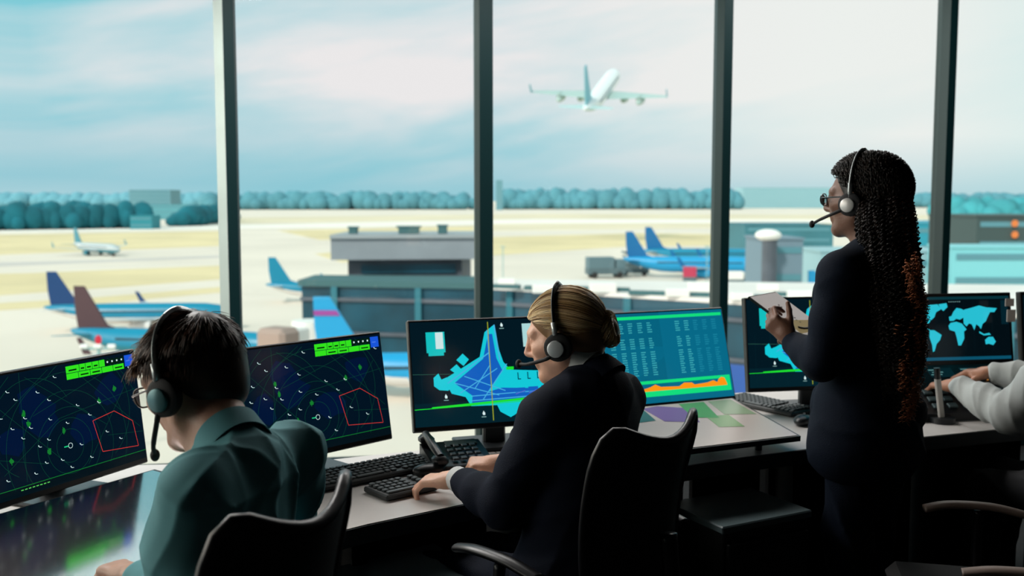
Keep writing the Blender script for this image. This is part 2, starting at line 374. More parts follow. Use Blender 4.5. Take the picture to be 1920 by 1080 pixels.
# roof hut with overhanging top
hut = empty('terminal_roof_hall', (-18, 166, RT), 0, 'grey flat-topped hall with overhanging upper storey on the terminal roof', 'building')
def q2(x, D): return (x - 960) / 1900 * D
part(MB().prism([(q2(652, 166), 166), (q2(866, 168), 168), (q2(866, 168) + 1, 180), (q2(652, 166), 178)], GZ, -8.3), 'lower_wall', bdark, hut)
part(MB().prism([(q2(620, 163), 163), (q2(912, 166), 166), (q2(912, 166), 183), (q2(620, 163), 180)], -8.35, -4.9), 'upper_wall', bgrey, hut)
part(MB().prism([(q2(618, 162.5), 162.5), (q2(914, 165.5), 165.5), (q2(914, 166) + .3, 184), (q2(618, 163), 181)], -4.9, -4.3), 'roof_rim', mat('roof_rim_grey', (.33, .36, .38), .7), hut)
for x, hw, zt in ((663, .7, 1.1), (767, 1.7, 1.2), (830, .75, 1.4)):
    part(MB().box((q2(x, 168), 168, -4.3 + zt / 2), (hw * 2, 1.6, zt), bev=.1).box((q2(x, 168), 168, -4.3 + zt), (hw * 2.4, 1.9, .25)), 'roof_plant', roofd, hut)
part(MB().box((q2(765, 166), 166.9, -10), (15.5, .5, 1.5), rotz(RAD(6))), 'window_strip', bglass, hut)
# side blocks far away
def block(name, x0, x1, ytop, D, dep, m, label, cat='building', zb=GZ):
    zt = at(x0, ytop, D)[2]; r = empty(name, (q2((x0 + x1) / 2, D), D, zb), 0, label, cat)
    part(MB().prism([(q2(x0, D), D), (q2(x1, D), D), (q2(x1, D), D + dep), (q2(x0, D), D + dep)], zb, zt - .4), 'wall', m, r)
    part(MB().prism([(q2(x0, D) - .3, D - .3), (q2(x1, D) + .3, D - .3), (q2(x1, D) + .3, D + dep), (q2(x0, D) - .3, D + dep)], zt - .4, zt), 'roof', m, r)
    nf = max(1, int((zt - zb) / 4.5))
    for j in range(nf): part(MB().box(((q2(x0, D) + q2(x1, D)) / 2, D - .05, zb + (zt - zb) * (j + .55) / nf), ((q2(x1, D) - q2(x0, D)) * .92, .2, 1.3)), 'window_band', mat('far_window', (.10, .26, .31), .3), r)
    return r
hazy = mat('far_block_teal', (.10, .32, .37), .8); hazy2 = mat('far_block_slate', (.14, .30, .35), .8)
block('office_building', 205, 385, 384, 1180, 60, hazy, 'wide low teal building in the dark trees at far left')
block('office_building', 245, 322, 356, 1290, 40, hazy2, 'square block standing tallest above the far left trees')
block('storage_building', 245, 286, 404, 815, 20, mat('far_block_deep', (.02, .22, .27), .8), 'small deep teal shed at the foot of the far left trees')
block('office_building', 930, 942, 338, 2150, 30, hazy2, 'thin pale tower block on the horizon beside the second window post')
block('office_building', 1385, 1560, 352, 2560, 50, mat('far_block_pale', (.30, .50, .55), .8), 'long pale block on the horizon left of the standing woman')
tt = mat('terminal_wing_teal', (.04, .17, .21), .7, var=.1, vscale=.1)
block('hangar', 1396, 1562, 421, 430, 40, tt, 'dark teal flat-topped hangar behind the white domed jet bridge')
block('gate_building', 1432, 1506, 446, 205, 16, mat('gate_building_slate', (.16, .24, .30), .7), 'slate grey gate tower beside the blue tail left of the standing woman')
block('terminal_wing', 1700, 1860, 418, 330, 40, mat('wing_teal_bright', (.02, .28, .38), .6), 'bright teal terminal wing between the fourth window post and dark brown building')
br = block('cargo_building', 1830, 2000, 404, 260, 30, mat('cargo_building_brown', (.045, .075, .075), .7), 'dark brown building with two orange lamps at the right edge')
for (x, y) in ((1903, 419), (1903, 440)):
    p = at(x, y, 259.3); part(MB().ell(p, (.9, .4, .9)), 'orange_lamp', emat('lamp_orange', (1.0, .30, .08), 1.0), br)
block('terminal_wing', 1785, 2010, 462, 210, 12, mat('canopy_pale_teal', (.20, .55, .60), .5), 'long pale teal canopy building behind the right blue tail')
block('terminal_wing', 1540, 1790, 470, 230, 20, mat('wing_pale', (.30, .48, .52), .6), 'pale grey low wing half hidden behind the standing woman')

# ------------------------------------------------------------------ aircraft
def airplane(name, loc, yaw, Lm, label, body, belly, fin, wingm=None, pitch=0, roll=0, engines=2, gear=True, finband=None, group=None, finh=1.0):
    s_ = Lm / 38.0; root = empty(name, loc, 0, label, 'airplane', group)
    root.rotation_mode = 'QUATERNION'
    from mathutils import Euler
    root.rotation_quaternion = (Euler((0, 0, yaw)).to_quaternion() @ Euler((0, -pitch, 0)).to_quaternion() @ Euler((roll, 0, 0)).to_quaternion())
    zc = 3.4 if gear else 0
    def P(mb, nm, m, sm=40, par=None):
        o = mb.build(nm, m, par or root, smooth=sm); return o
    st = [(-19, .25, 1.35), (-17.5, .7, 1.15), (-15, 1.15, .8), (-12, 1.6, .35), (-9, 1.88, .08), (-6, 1.98, 0), (10, 1.98, 0), (13, 1.93, -.02), (15.5, 1.7, -.12), (17.3, 1.25, -.3), (18.4, .75, -.45), (19, .15, -.55)]
    n = 20; vs = []; fs = []; mi = []
    for (x, r_, dz) in st:
        for k in range(n):
            th = 2 * pi * k / n; vs.append((x * s_, r_ * s_ * cos(th), (zc + dz + r_ * sin(th) * 1.05) * s_))
    mb = MB()
    for i in range(len(st) - 1):
        for k in range(n):
            fs = (i * n + k, (i + 1) * n + k, (i + 1) * n + (k + 1) % n, i * n + (k + 1) % n)
            mb.f.append(fs); mb.mi.append(1 if sin(2 * pi * (k + .5) / n) < -.35 else 0)
    mb.v = vs; mb.f.append(tuple(range(n))); mb.mi.append(0); mb.f.append(tuple((len(st) - 1) * n + k for k in range(n))[::-1]); mb.mi.append(0)
    P(mb, 'fuselage', [body, belly])
    for sd in (-1, 1): P(MB().box((1.0 * s_, sd * 1.90 * s_, (zc + .55) * s_), (22 * s_, .1 * s_, .34 * s_)), 'cabin_window_row', mat('aircraft_window', (.02, .06, .09), .2), False)
    P(MB().box((17.0 * s_, 0, (zc + .55) * s_), (1.1 * s_, 1.7 * s_, .5 * s_)), 'cockpit_window', mat('aircraft_window', (.02, .06, .09), .2), False)
    wm = wingm or mat('wing_grey', (.55, .60, .62), .4)
    def lift(nm, root_x, chord, tip_x, tipc, span, z0, z1, y0, sd, m, th=.12):
        mb = MB(); a = []; b = []
        pr = [(0, 0), (.08, .5), (.3, 1), (.6, .7), (1, .05), (.6, -.3), (.3, -.4), (.08, -.3)]
        for (u_, v_) in pr: a.append(((root_x - u_ * chord) * s_, sd * y0 * s_, (zc + z0 + v_ * chord * th * .5) * s_)); b.append(((tip_x - u_ * tipc) * s_, sd * span * s_, (zc + z1 + v_ * tipc * th * .5) * s_))
        k = len(pr); mb.add(a + b, [tuple(range(k)), tuple(range(k, 2 * k))[::-1]] + [(i, (i + 1) % k, k + (i + 1) % k, k + i) for i in range(k)])
        return P(mb, nm, m)
    for sd in (-1, 1):
        wg = lift('wing', 5.0, 7.5, -3.2, 1.6, 17.2, -1.2, .6, 1.2, sd, wm)
        mb = MB(); a = [(-3.6, .6), (-4.9, .6), (-5.9, 2.9), (-5.2, 2.9)]
        mb.slab([(x * s_, sd * 17.15 * s_, (zc + z) * s_) for x, z in a], (0, sd * .15 * s_, 0)); P(mb, 'winglet', fin, False, wg)
        lift('stabilizer', -14.2, 3.2, -17.0, 1.2, 6.6, .9, 1.4, .5, sd, belly)
        for ei in range(engines // 2):
            ex, ey, ez = ((3.3, 5.6, -2.0), (-.2, 10.2, -1.3))[ei]
            mb = MB(); pr = [(0, .95), (.3, 1.08), (1.5, 1.1), (3.0, .85), (4.2, .5), (4.7, .1)]
            mb.tube([((ex - u_) * s_, sd * ey * s_, (zc + ez) * s_) for u_, _ in pr], [r_ * s_ for _, r_ in pr], 14)
            mb.box(((ex - 2.4) * s_, sd * ey * s_, (zc + ez + 1.0) * s_), (2.6 * s_, .3 * s_, 1.0 * s_))
            eo = P(mb, 'engine', belly if engines == 2 else wm)
            P(MB().ell(((ex + .02) * s_, sd * ey * s_, (zc + ez) * s_), (.12 * s_, .8 * s_, .8 * s_)), 'intake_fan', mat('intake_dark', (.01, .015, .02), .5), 40, eo)
    mb = MB(); fo = [(-10.2, 1.7), (-12.6, 2.5), (-16.4, 8.6), (-18.3, 8.6), (-18.2, 5), (-17.6, 1.3)]
    fo = [(x, z if z < 3 else 2.5 + (z - 2.5) * finh) for x, z in fo]
    vs = []
    for sd in (-1, 1): vs += [(x * s_, sd * (.22 if z < 4 else .1) * s_, (zc + z) * s_) for x, z in fo]
    k = len(fo); mb.add(vs, [tuple(range(k)), tuple(range(k, 2 * k))[::-1]] + [(i, (i + 1) % k, k + (i + 1) % k, k + i) for i in range(k)])
    fobj = P(mb, 'tail_fin', fin, False)
    if finband:
        mb = MB(); mb.slab([(x * s_, -.26 * s_, (zc + z) * s_) for x, z in ((-15.2, 6.4), (-15.6, 7.0), (-18.25, 7.0), (-18.2, 6.4))], (0, .52 * s_, 0)); P(mb, 'fin_band', finband, False, fobj)
    if gear:
        for gx, gy in ((14.2, 0), (-1.2, 2.9), (-1.2, -2.9)):
            mb = MB(); mb.tube([(gx * s_, gy * s_, .6 * s_), (gx * s_, gy * s_, 2.2 * s_)], .15 * s_, 8)
            for sd in (-1, 1): mb.tube([(gx * s_, (gy + sd * .25) * s_, .55 * s_), (gx * s_, (gy + sd * .6) * s_, .55 * s_)], .55 * s_, 12)
            P(mb, 'landing_gear', mat('tyre_dark', (.02, .02, .02), .8))
    return root
blue = mat('livery_blue', (.004, .13, .33), .35); blue2 = mat('livery_teal_blue', (.005, .22, .36), .35); navy = mat('livery_navy', (.004, .045, .16), .35)
brown = mat('livery_brown', (.060, .022, .030), .5); white = mat('livery_white', (.75, .72, .70), .4); lblue = mat('livery_sky_blue', (.01, .30, .58), .4)
tealb = mat('livery_teal', (.01, .20, .27), .4); grey = mat('livery_grey', (.42, .48, .50), .4); cyan = mat('livery_cyan', (.01, .42, .60), .4); pink = mat('livery_purple', (.30, .05, .28), .5)
def plane_at(nm, tx, D, yaw, Lm, *a, **k):   # tx: photo column of the tail end, D: its distance
    p = V3(q2(tx, D), D, GZ); h = V3(cos(yaw), sin(yaw), 0) * Lm / 2
    return airplane(nm, p + h, yaw, Lm, *a, **k)
plane_at('parked_airplane', 78, 187, RAD(5), 35, 'blue airliner with navy tail fin parked furthest left below the taxiing jet', blue2, white, navy)
plane_at('parked_airplane', 128, 153, RAD(-12), 36, 'airliner with a brown tail fin parked in front of the navy-tailed one', blue2, tealb, brown)
plane_at('taxiing_airplane', 138, 450, RAD(-38), 37, 'grey airliner with teal tail taxiing alone across the dry grass', grey, tealb, tealb)
plane_at('parked_airplane', 497, 238, RAD(8), 34, 'sky blue airliner with thin upright tail between the first post and terminal', blue2, white, blue2)
plane_at('parked_airplane', 574, 123, RAD(0), 40, 'airliner whose tall bright blue fin with a purple band rises behind the radar monitor', lblue, white, lblue, finband=pink)
plane_at('parked_airplane', 1168, 318, RAD(-6), 45, 'large bright blue airliner in front of the tan grass right of centre', lblue, lblue, blue)
plane_at('parked_airplane', 1205, 368, RAD(0), 45, 'teal airliner parked just behind the large bright blue one', blue2, grey, blue)
plane_at('parked_airplane', 1512, 212, RAD(14), 30, 'white airliner with a vivid blue tail beside the slate gate tower', white, cyan, lblue)
plane_at('parked_airplane', 1804, 158, RAD(12), 34, 'cyan airliner with a deep blue tail parked at the right edge', cyan, cyan, lblue)
plane_at('parked_airplane', 1360, 92, RAD(-35), 30, 'deep blue airliner seen in the gap right of the blue data monitor', mat('livery_deep_blue', (.01, .07, .30), .35), white, mat('livery_deep_blue', (.01, .07, .30)))
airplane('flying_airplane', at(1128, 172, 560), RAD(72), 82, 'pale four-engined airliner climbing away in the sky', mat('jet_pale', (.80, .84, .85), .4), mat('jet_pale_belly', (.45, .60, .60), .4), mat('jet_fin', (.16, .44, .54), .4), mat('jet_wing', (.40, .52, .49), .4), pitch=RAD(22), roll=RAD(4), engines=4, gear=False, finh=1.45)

# jet bridges
def jet_bridge(a, b, label):
    a = np.array(a, float); b = np.array(b, float); r = empty('jet_bridge', (a[0], a[1], GZ), 0, label, 'jet bridge'); d = b - a; L_ = np.linalg.norm(d[:2]); an = math.atan2(d[1], d[0]); z = GZ + 6
    wm_ = mat('bridge_white', (.80, .78, .74), .6); R_ = rotz(an)
    part(MB().box((a + b) / 2 * V3(1, 1, 0) + V3(0, 0, z), (L_, 2.8, 2.9), R_, bev=.3), 'tunnel', wm_, r)
    part(MB().box(V3(b[0], b[1], z), (4, 4.6, 3.6), R_, bev=.6), 'bridge_head', mat('bridge_head_brown', (.36, .26, .22), .8), r)
    part(MB().tube([(b[0], b[1], GZ), (b[0], b[1], z - 1.4)], .8, 12).box(V3(b[0], b[1], GZ + .5), (3.4, 1.2, 1.0), R_), 'support_leg', mat('bridge_steel', (.3, .33, .34), .6), r)
    part(MB().tube([(a[0], a[1], GZ), (a[0], a[1], z + 2)], 2.4, 20), 'rotunda', wm_, r)
    return r
jet_bridge((q2(578, 137), 137, 0), (q2(518, 131), 131, 0), 'white jet bridge with a brown head reaching left to the teal nose')
jet_bridge((q2(1448, 196), 196, 0), (q2(1500, 186), 186, 0), 'grey jet bridge in front of the slate gate tower')
dome = empty('domed_jet_bridge', (q2(1440, 215), 210, GZ), 0, 'white domed stair head above the grey gate structures right of the third post', 'jet bridge')
part(MB().ell(V3(q2(1440, 200), 200, at(1440, 441, 200)[2]), (2.6, 2.6, 1.2)), 'dome', mat('dome_white', (.85, .82, .78), .6), dome, smooth=True)
part(MB().tube([(q2(1443, 200), 200, GZ), (q2(1443, 200), 200, -6.2)], 1.5, 12), 'shaft', bdark, dome)
# service vehicles on the apron
def truck(x, y, c, label, yaw=0, s_=1.0):
    p = gp(x, y); r = empty('service_truck', p, yaw, label, 'truck')
    MB().box((0, 0, 1.1 * s_), (6 * s_, 2.3 * s_, 1.0 * s_), bev=.1).build('chassis', mat('truck_frame', (.08, .13, .15), .6), r)
    MB().box((2.2 * s_, 0, 2.2 * s_), (1.5 * s_, 2.2 * s_, 1.4 * s_), bev=.25).build('cab', c, r)
    MB().box((-.9 * s_, 0, 2.4 * s_), (4.1 * s_, 2.3 * s_, 1.7 * s_), bev=.1).build('cargo_box', c, r)
    for wx in (-2, 2):
        for wy in (-1, 1): MB().tube([(wx * s_, wy * s_, .5 * s_), (wx * s_, wy * 1.2 * s_, .5 * s_)], .5 * s_, 12).build('wheel', mat('tyre_dark', (.02, .02, .02)), r)
truck(1135, 521, mat('truck_slate', (.10, .17, .20), .6), 'dark slate service truck left of the large blue airliner', RAD(10), 2.0)
truck(1190, 517, mat('truck_grey', (.25, .32, .33), .6), 'grey service truck under the tail of the large blue airliner', RAD(-5), 1.5)
truck(1293, 534, mat('truck_red', (.45, .03, .08), .5), 'red service truck in front of the large blue airliner', RAD(80), 1.6)
truck(1382, 537, mat('truck_white', (.8, .78, .75), .5), 'white service truck between the airliners and the slate gate tower', RAD(0), 1.3)
truck(395, 610, mat('truck_slate', (.10, .17, .20)), 'dark service vehicle left of the first window post', RAD(15), .9)
# stairs truck: mast + platform
ms = empty('lift_platform', gp(1178, 512), 0, 'small scissor lift beside the tail of the large blue airliner', 'lift')
MB().box((0, 0, 1), (5, 2.4, 1.2), bev=.1).build('chassis', mat('truck_frame', (.08, .13, .15)), ms); MB().box((0, 0, 7), (4.5, 2.4, .4)).build('platform', mat('truck_frame', (.08, .13, .15)), ms)
mb = MB()
for k in range(4): mb.tube([(-2 if k % 2 else 2, 0, 1.6 + k * 1.35), (2 if k % 2 else -2, 0, 1.6 + (k + 1) * 1.35)], .15, 6); mb.tube([(2 if k % 2 else -2, 0, 1.6 + k * 1.35), (-2 if k % 2 else 2, 0, 1.6 + (k + 1) * 1.35)], .15, 6)
mb.build('scissor_arms', mat('truck_frame', (.08, .13, .15)), ms)
# beacon mast near left
bp = V3(q2(178, 95), 95, GZ); bm_ = empty('beacon_mast', bp, 0, 'slim grey mast with a red beacon and white floodlights at left', 'mast')
MB().tube([(0, 0, 0), (0, 0, 10.4)], [.2, .16], 10).build('pole', mat('mast_grey', (.25, .42, .42), .5), bm_, smooth=40)
MB().box((0, 0, 10.4), (3.0, .3, .2), bev=.05).build('cross_arm', mat('mast_grey', (.25, .42, .42)), bm_)
for x in (-1.3, 0, 1.3): MB().box((x, -.2, 10.65), (.75, .35, .4), bev=.08).build('floodlight', mat('floodlight_white', (.8, .8, .78), .5), bm_)
MB().ell((0, -.05, 11.25), (.3, .3, .45)).build('red_beacon', emat('beacon_red', (1.0, .05, .09), .8), bm_, smooth=True)
for (x, y, h_) in ((943, 520, 8), (1325, 532, 9), (1356, 515, 8)):
    p = gp(x, y); r = empty('lamp_post', p, 0, {943: 'thin lamp post on the apron right of the second window post', 1325: 'lamp post on the apron just left of the third window post', 1356: 'lamp post on the apron in line with the third window post'}[x], 'lamp post')
    MB().tube([(0, 0, 0), (0, 0, h_ * 1.2)], .16, 8).build('pole', mat('mast_grey', (.25, .42, .42)), r); MB().box((0, 0, h_ * 1.2), (1.6, .4, .25)).build('lamp_head', mat('mast_grey', (.25, .42, .42)), r)
# ------------------------------------------------------------------ desks
deskm = mat('worktop_grey_laminate', (.62, .585, .56), .36, var=.04, vscale=5, bump=.03, bscale=220)
edgem = mat('worktop_edge_dark', (.02, .022, .024), .5)
blackm = mat('black_plastic', (.006, .008, .010), .38, bump=.05, bscale=300)
blackg = mat('black_gloss_panel', (.004, .006, .008), .07, spec=.9)
darkmet = mat('dark_metal', (.02, .024, .028), .4, .6)
panelm = mat('desk_front_black', (.003, .003, .004), .8, spec=.1)
def worktop(name, front, back, label):
    root = empty(name, (front[0][0], front[0][1], 0), 0, label, 'desk')
    off = V3(front[0][0], front[0][1], 0)
    pl = [V3(x, y, 0) - off for x, y in front] + [V3(x, y, 0) - off for x, y in back[::-1]]
    MB().prism([(p[0], p[1]) for p in pl], .715, .74).build('desktop', deskm, root)
    for (a, b) in zip(front[:-1], front[1:]):
        a = np.array(a); b = np.array(b); d = b - a; L_ = np.linalg.norm(d); n_ = np.array([-d[1], d[0]]) / L_
        c = (a + b) / 2 + n_ * .012
        MB().box(V3(c[0], c[1], .715) - off - V3(n_[0], n_[1], 0) * .0135, (L_ + .004, .004, .045), rotz(math.atan2(d[1], d[0]))).build('edge_band', edgem, root)
    for (a, b) in zip(front[:-1], front[1:]):
        a = np.array(a); b = np.array(b); d = b - a; L_ = np.linalg.norm(d); n_ = np.array([-d[1], d[0]]) / L_
        c = (a + b) / 2 + n_ * .30
        MB().box(V3(c[0], c[1], .39) - off, (L_ * .96, .02, .62), rotz(math.atan2(d[1], d[0]))).build('modesty_panel', panelm, root)
    for k, (p, q) in enumerate(zip(front, back)):
        if k in (0, len(front) - 1) or k % 2 == 0:
            p = np.array(p); q = np.array(q); d = q - p; L_ = np.linalg.norm(d); ins = .03 if k == 0 else (-.03 if k == len(front) - 1 else 0)
            c = p + d * .55
            MB().box(V3(c[0] + ins, c[1], .3575) - off, (L_ * .8, .04, .715), rotz(math.atan2(d[1], d[0]))).build('side_panel', panelm, root)
    return root
worktop('control_desk', [(-1.75, 1.25), (-1.0, 1.90), (-.36, 2.47), (.10, 2.80)], [(-2.25, 2.75), (-1.25, 3.02), (-.60, 3.08), (-.10, 3.30)], 'long grey topped control desk at left under the two radar monitors')
worktop('control_desk', [(.104, 2.803), (.73, 3.13), (1.0, 3.25), (1.62, 3.48)], [(-.096, 3.303), (.30, 3.85), (.85, 4.15), (1.45, 4.36)], 'grey topped control desk behind the seated blonde woman and the standing woman')
worktop('control_desk', [(1.624, 3.482), (2.1, 3.64), (3.0, 3.85)], [(1.454, 4.362), (2.1, 4.5), (3.0, 4.65)], 'grey topped control desk at the far right below the world map display')

# low pedestals in front of the desks
def pedestal(c, yaw, w_, d_, h_, label):
    r = empty('drawer_pedestal', (c[0], c[1], 0), yaw, label, 'drawer unit')
    MB().box((0, 0, h_ / 2 + .02), (w_, d_, h_ - .06), bev=.004).build('body', mat('pedestal_black', (.008, .009, .011), .6), r)
    MB().box((0, 0, h_ - .012), (w_ + .02, d_ + .02, .024), bev=.004).build('top', mat('pedestal_top', (.10, .14, .15), .22), r)
    for k in range(3):
        dr = MB().box((0, -d_ / 2 - .008, .09 + (h_ - .14) * (k + .5) / 3), (w_ - .02, .016, (h_ - .16) / 3 - .006), bev=.003).build('drawer', mat('pedestal_drawer', (.012, .013, .015), .5), r)
        MB().box((0, -d_ / 2 - .024, .09 + (h_ - .14) * (k + .82) / 3), (w_ * .7, .014, .01), bev=.003).build('handle', darkmet, dr)
    for sx in (-1, 1):
        for sy in (-1, 1): MB().tube([(sx * (w_ / 2 - .05), sy * (d_ / 2 - .05), 0), (sx * (w_ / 2 - .05), sy * (d_ / 2 - .05), .052)], .018, 10).build('caster', blackm, r)
pedestal((.70, 3.07), RAD(28), .33, .26, .60, 'black drawer pedestal below the colourful touch panel right of the seated woman')
pedestal((-.30, 2.495), RAD(37), .40, .26, .60, 'black drawer pedestal between the two office chairs at bottom centre')

# ------------------------------------------------------------------ monitors
def screen_frame(c, yaw, tilt):
    wd = V3(cos(yaw), sin(yaw), 0); n = V3(sin(yaw), -cos(yaw), 0); up = V3(0, 0, cos(tilt)) - n * sin(tilt)
    nn = np.cross(wd, up); nn = nn if nn @ n > 0 else -nn
    return V3(*c), wd, up, nn
class Scr:                                # flat screen artwork in 0..W x 0..H metres, thin layers on the display
    def __init__(s, W, H): s.W = W; s.H = H; s.mb = MB(); s.mats = []; s.k = 1
    def mi(s, m):
        if m not in s.mats: s.mats.append(m)
        return s.mats.index(m)
    def poly(s, pts, m, lay=None):
        z = -(.0006 + .00012 * (lay if lay is not None else s.k))
        s.mb.add([(x * s.W - s.W / 2, z, y * s.H) for x, y in pts], [tuple(range(len(pts)))], s.mi(m))
    def rect(s, x0, y0, x1, y1, m, lay=None): s.poly([(x0, y0), (x1, y0), (x1, y1), (x0, y1)], m, lay)
    def line(s, a, b, w_, m, lay=None):
        a = np.array(a) * (s.W, s.H); b = np.array(b) * (s.W, s.H); d = b - a; L_ = np.linalg.norm(d) + 1e-9; n_ = np.array([-d[1], d[0]]) / L_ * w_ / 2
        s.poly([tuple(q / (s.W, s.H)) for q in (a - n_, b - n_, b + n_, a + n_)], m, lay)
    def arc(s, cx, cy, r_, a0, a1, w_, m, n=28, lay=None):
        P = [(cx + r_ * cos(a0 + (a1 - a0) * i / n) / s.W, cy + r_ * sin(a0 + (a1 - a0) * i / n) / s.H) for i in range(n + 1)]
        for p, q in zip(P[:-1], P[1:]):
            if 0 < p[0] < 1 and 0 < q[0] < 1 and .05 < p[1] < 1 and .05 < q[1] < 1: s.line(p, q, w_, m, lay)
    def build(s, name, root): return s.mb.build(name, s.mats, root)
def monitor(name, c, yaw, tilt, W, H, label, art, stand=True, zt=.74, cat='monitor', bez=.006):
    c, wd, up, nn = screen_frame(c, yaw, tilt)
    root = empty(name, (c[0], c[1], zt if stand else c[2]), 0, label, cat)
    o0 = V3(c[0], c[1], zt if stand else c[2])
    R = np.stack([wd, -nn, up], 1)        # local x width, y away from viewer, z up
    def place(o):
        from mathutils import Matrix
        M = Matrix([list(R[i]) + [float((c - o0)[i])] for i in range(3)] + [[0, 0, 0, 1]]); o.matrix_local = M
    h = MB().box((0, .016, H / 2 - .004), (W + 2 * bez, .030, H + 2 * bez + .012), bev=.003).build('housing', blackm, root); place(h)
    h2 = MB().box((0, .045, H * .45), (W * .5, .035, H * .5), bev=.012).build('rear_cover', blackm, root); place(h2)
    d = MB().box((0, .0005, H / 2), (W, .001, H)).build('display', emat('screen_black', (.0012, .006, .010)) if art is not None else blackg, root); place(d)
    if art is not None:
        s = Scr(W, H); art(s); g = s.build('screen_graphics', d)
    if stand:
        back = -nn * V3(1, 1, 0); back /= np.linalg.norm(back)
        b0 = (c - o0) * V3(1, 1, 0) + back * .085
        hh = c[2] - zt
        MB().box(b0 + V3(0, 0, .006), (.24, .19, .012), rotz(yaw), bev=.004).build('stand_base', blackm, root)
        MB().box(b0 + V3(0, 0, (hh + .18) / 2), (.075, .028, hh + .18), rotz(yaw), bev=.006).build('stand_column', blackm, root)
    return root
def E_(n, r, g, b, s=1.0): return emat('px_' + n, srgb(r, g, b), s)
WHT = E_('white', 215, 240, 240); GRN = E_('green', 50, 225, 30, 1.0); DGR = E_('dimgreen', 12, 70, 52); MGR = E_('midgreen', 20, 120, 45); BLU = E_('blue', 25, 85, 215)
RED = E_('red', 215, 60, 55); NAV = E_('navy', 2, 18, 48); BLK = E_('ink', 2, 30, 10); TXT = E_('teal_text', 70, 190, 195); CYA = E_('cyan', 20, 200, 215); CBL = E_('mapblue', 20, 95, 190)
LBL = E_('lightblue', 70, 175, 225); YEL = E_('yellow', 150, 160, 45); BGR = E_('lime_line', 30, 220, 50); TEA = E_('table_teal', 8, 105, 135); TE2 = E_('table_teal_dark', 6, 95, 122); EGR = E_('emerald', 20, 220, 125); ORA = E_('orange', 255, 150, 20)
MAG = E_('violet', 120, 110, 220); PAP = E_('window_pale', 170, 215, 215); TBR = E_('turquoise', 20, 190, 190); DTE = E_('deep_teal', 4, 34, 44)
def art_radar(seed):
    def f(s):
        rng = random.Random(seed)
        s.rect(0, .07, 1, 1, E_('radar_bg', 2, 19, 34), 0)
        for (x, y, r_) in ((.35, .6, .12), (.16, .45, .1), (.3, .75, .09), (.6, .4, .11), (.8, .7, .1)):
            s.poly([(x + r_ * cos(a) * rng.uniform(.6, 1.1), y + r_ * 1.5 * sin(a) * rng.uniform(.6, 1.1)) for a in np.linspace(0, 2 * pi, 11)[:-1]], E_('radar_blue', 2, 20, 52), 1)
        for r_ in (.045, .075, .105, .15, .20, .27): s.arc(.5, .30, r_, 0, 2 * pi, .0009, DGR, 48, 2)
        s.arc(.30, .52, .13, .5, 4.2, .0009, DGR, 30, 2); s.arc(.62, .55, .16, -1, 2.4, .0009, DGR, 30, 2)
        for (a, b) in (((.02, .55), (.42, .98)), ((.28, .95), (.75, .40)), ((.1, .2), (.45, .55)), ((.25, 1), (.22, .1)), ((.45, .55), (.98, .66)), ((.55, .98), (.98, .3)), ((.02, .9), (.5, .1)), ((.3, .62), (.9, .93)), ((.6, .1), (.93, .75)), ((.75, .3), (1, .25)), ((.05, .35), (.35, .2))):
            s.line(a, b, .0008, DGR, 2)
        pts = [(.08, .82), (.17, .86), (.21, .78), (.12, .66), (.34, .8), (.40, .72), (.26, .62), (.18, .55), (.27, .52), (.22, .45), (.40, .55), (.06, .38), (.10, .53), (.31, .36), (.38, .39), (.50, .5), (.58, .62), (.65, .52), (.74, .33), (.57, .28), (.84, .24), (.44, .2), (.35, .2), (.95, .86), (.62, .14), (.5, .12), (.28, .14), (.72, .6), (.45, .9), (.12, .14), (.03, .7)]
        for (x, y) in pts:
            x += rng.uniform(-.01, .01); y += rng.uniform(-.01, .01)
            s.line((x - .005, y + .011), (x + .001, y), .0015, WHT, 4); s.line((x, y), (x + .013, y - .002), .0012, WHT, 4); s.rect(x - .007, y + .008, x - .002, y + .017, WHT, 4)
        for (x, y) in ((.25, .66), (.27, .57), (.47, .44), (.37, .30), (.72, .62), (.83, .70), (.15, .3)):
            s.poly([(x + .014 * cos(a) * rng.uniform(.5, 1.2), y + .03 * sin(a) * rng.uniform(.5, 1.2)) for a in np.linspace(0, 2 * pi, 8)[:-1]], MGR, 3)
            s.rect(x - .004, y - .03, x + .0, y + .03, MGR, 3)
        s.arc(.5, .30, .007, 0, 2 * pi, .0012, WHT, 12, 4); s.rect(.46, .295, .49, .305, E_('radar_mint', 30, 200, 130), 4)
        rp = [(.66, .46), (.81, .50), (.93, .37), (.95, .13), (.70, .17)]
        for a, b in zip(rp, rp[1:] + rp[:1]): s.line(a, b, .0014, RED, 5)
        # button panel top right
        x0 = .53
        wds = [.085, .038, .042, .042, .038]; x = x0
        for i, w_ in enumerate(wds):
            s.rect(x, .915, x + w_, .975, GRN, 4)
            if i < 4: s.rect(x + w_ * .2, .93, x + w_ * .8, .943, BLK, 5)
            x += w_ + .003
        for i in range(4): s.rect(x + .004, .92, x + .030, .972, BLK, 4); s.rect(x + .012, .94, x + .021, .955, WHT, 5); x += .033
        s.rect(x + .004, .875, .985, .978, BLU, 4); s.rect(x + .015, .92, .965, .93, E_('blue_pale', 70, 120, 230), 5)
        x = x0
        for i in range(5):
            s.rect(x, .86, x + .075, .91, GRN, 4)
            if i in (1, 2, 4): s.rect(x + .012, .876, x + .064, .888, BLK, 5)
            x += .078
        s.line((0, .075), (1, .075), .0016, MGR, 4)
        for i in range(8): s.rect(.18 + i * .022, .045, .194 + i * .022, .053, E_('radar_cmd', 90, 200, 90), 4)
        s.rect(.02, .03, .04, .04, MGR, 4)
    return f
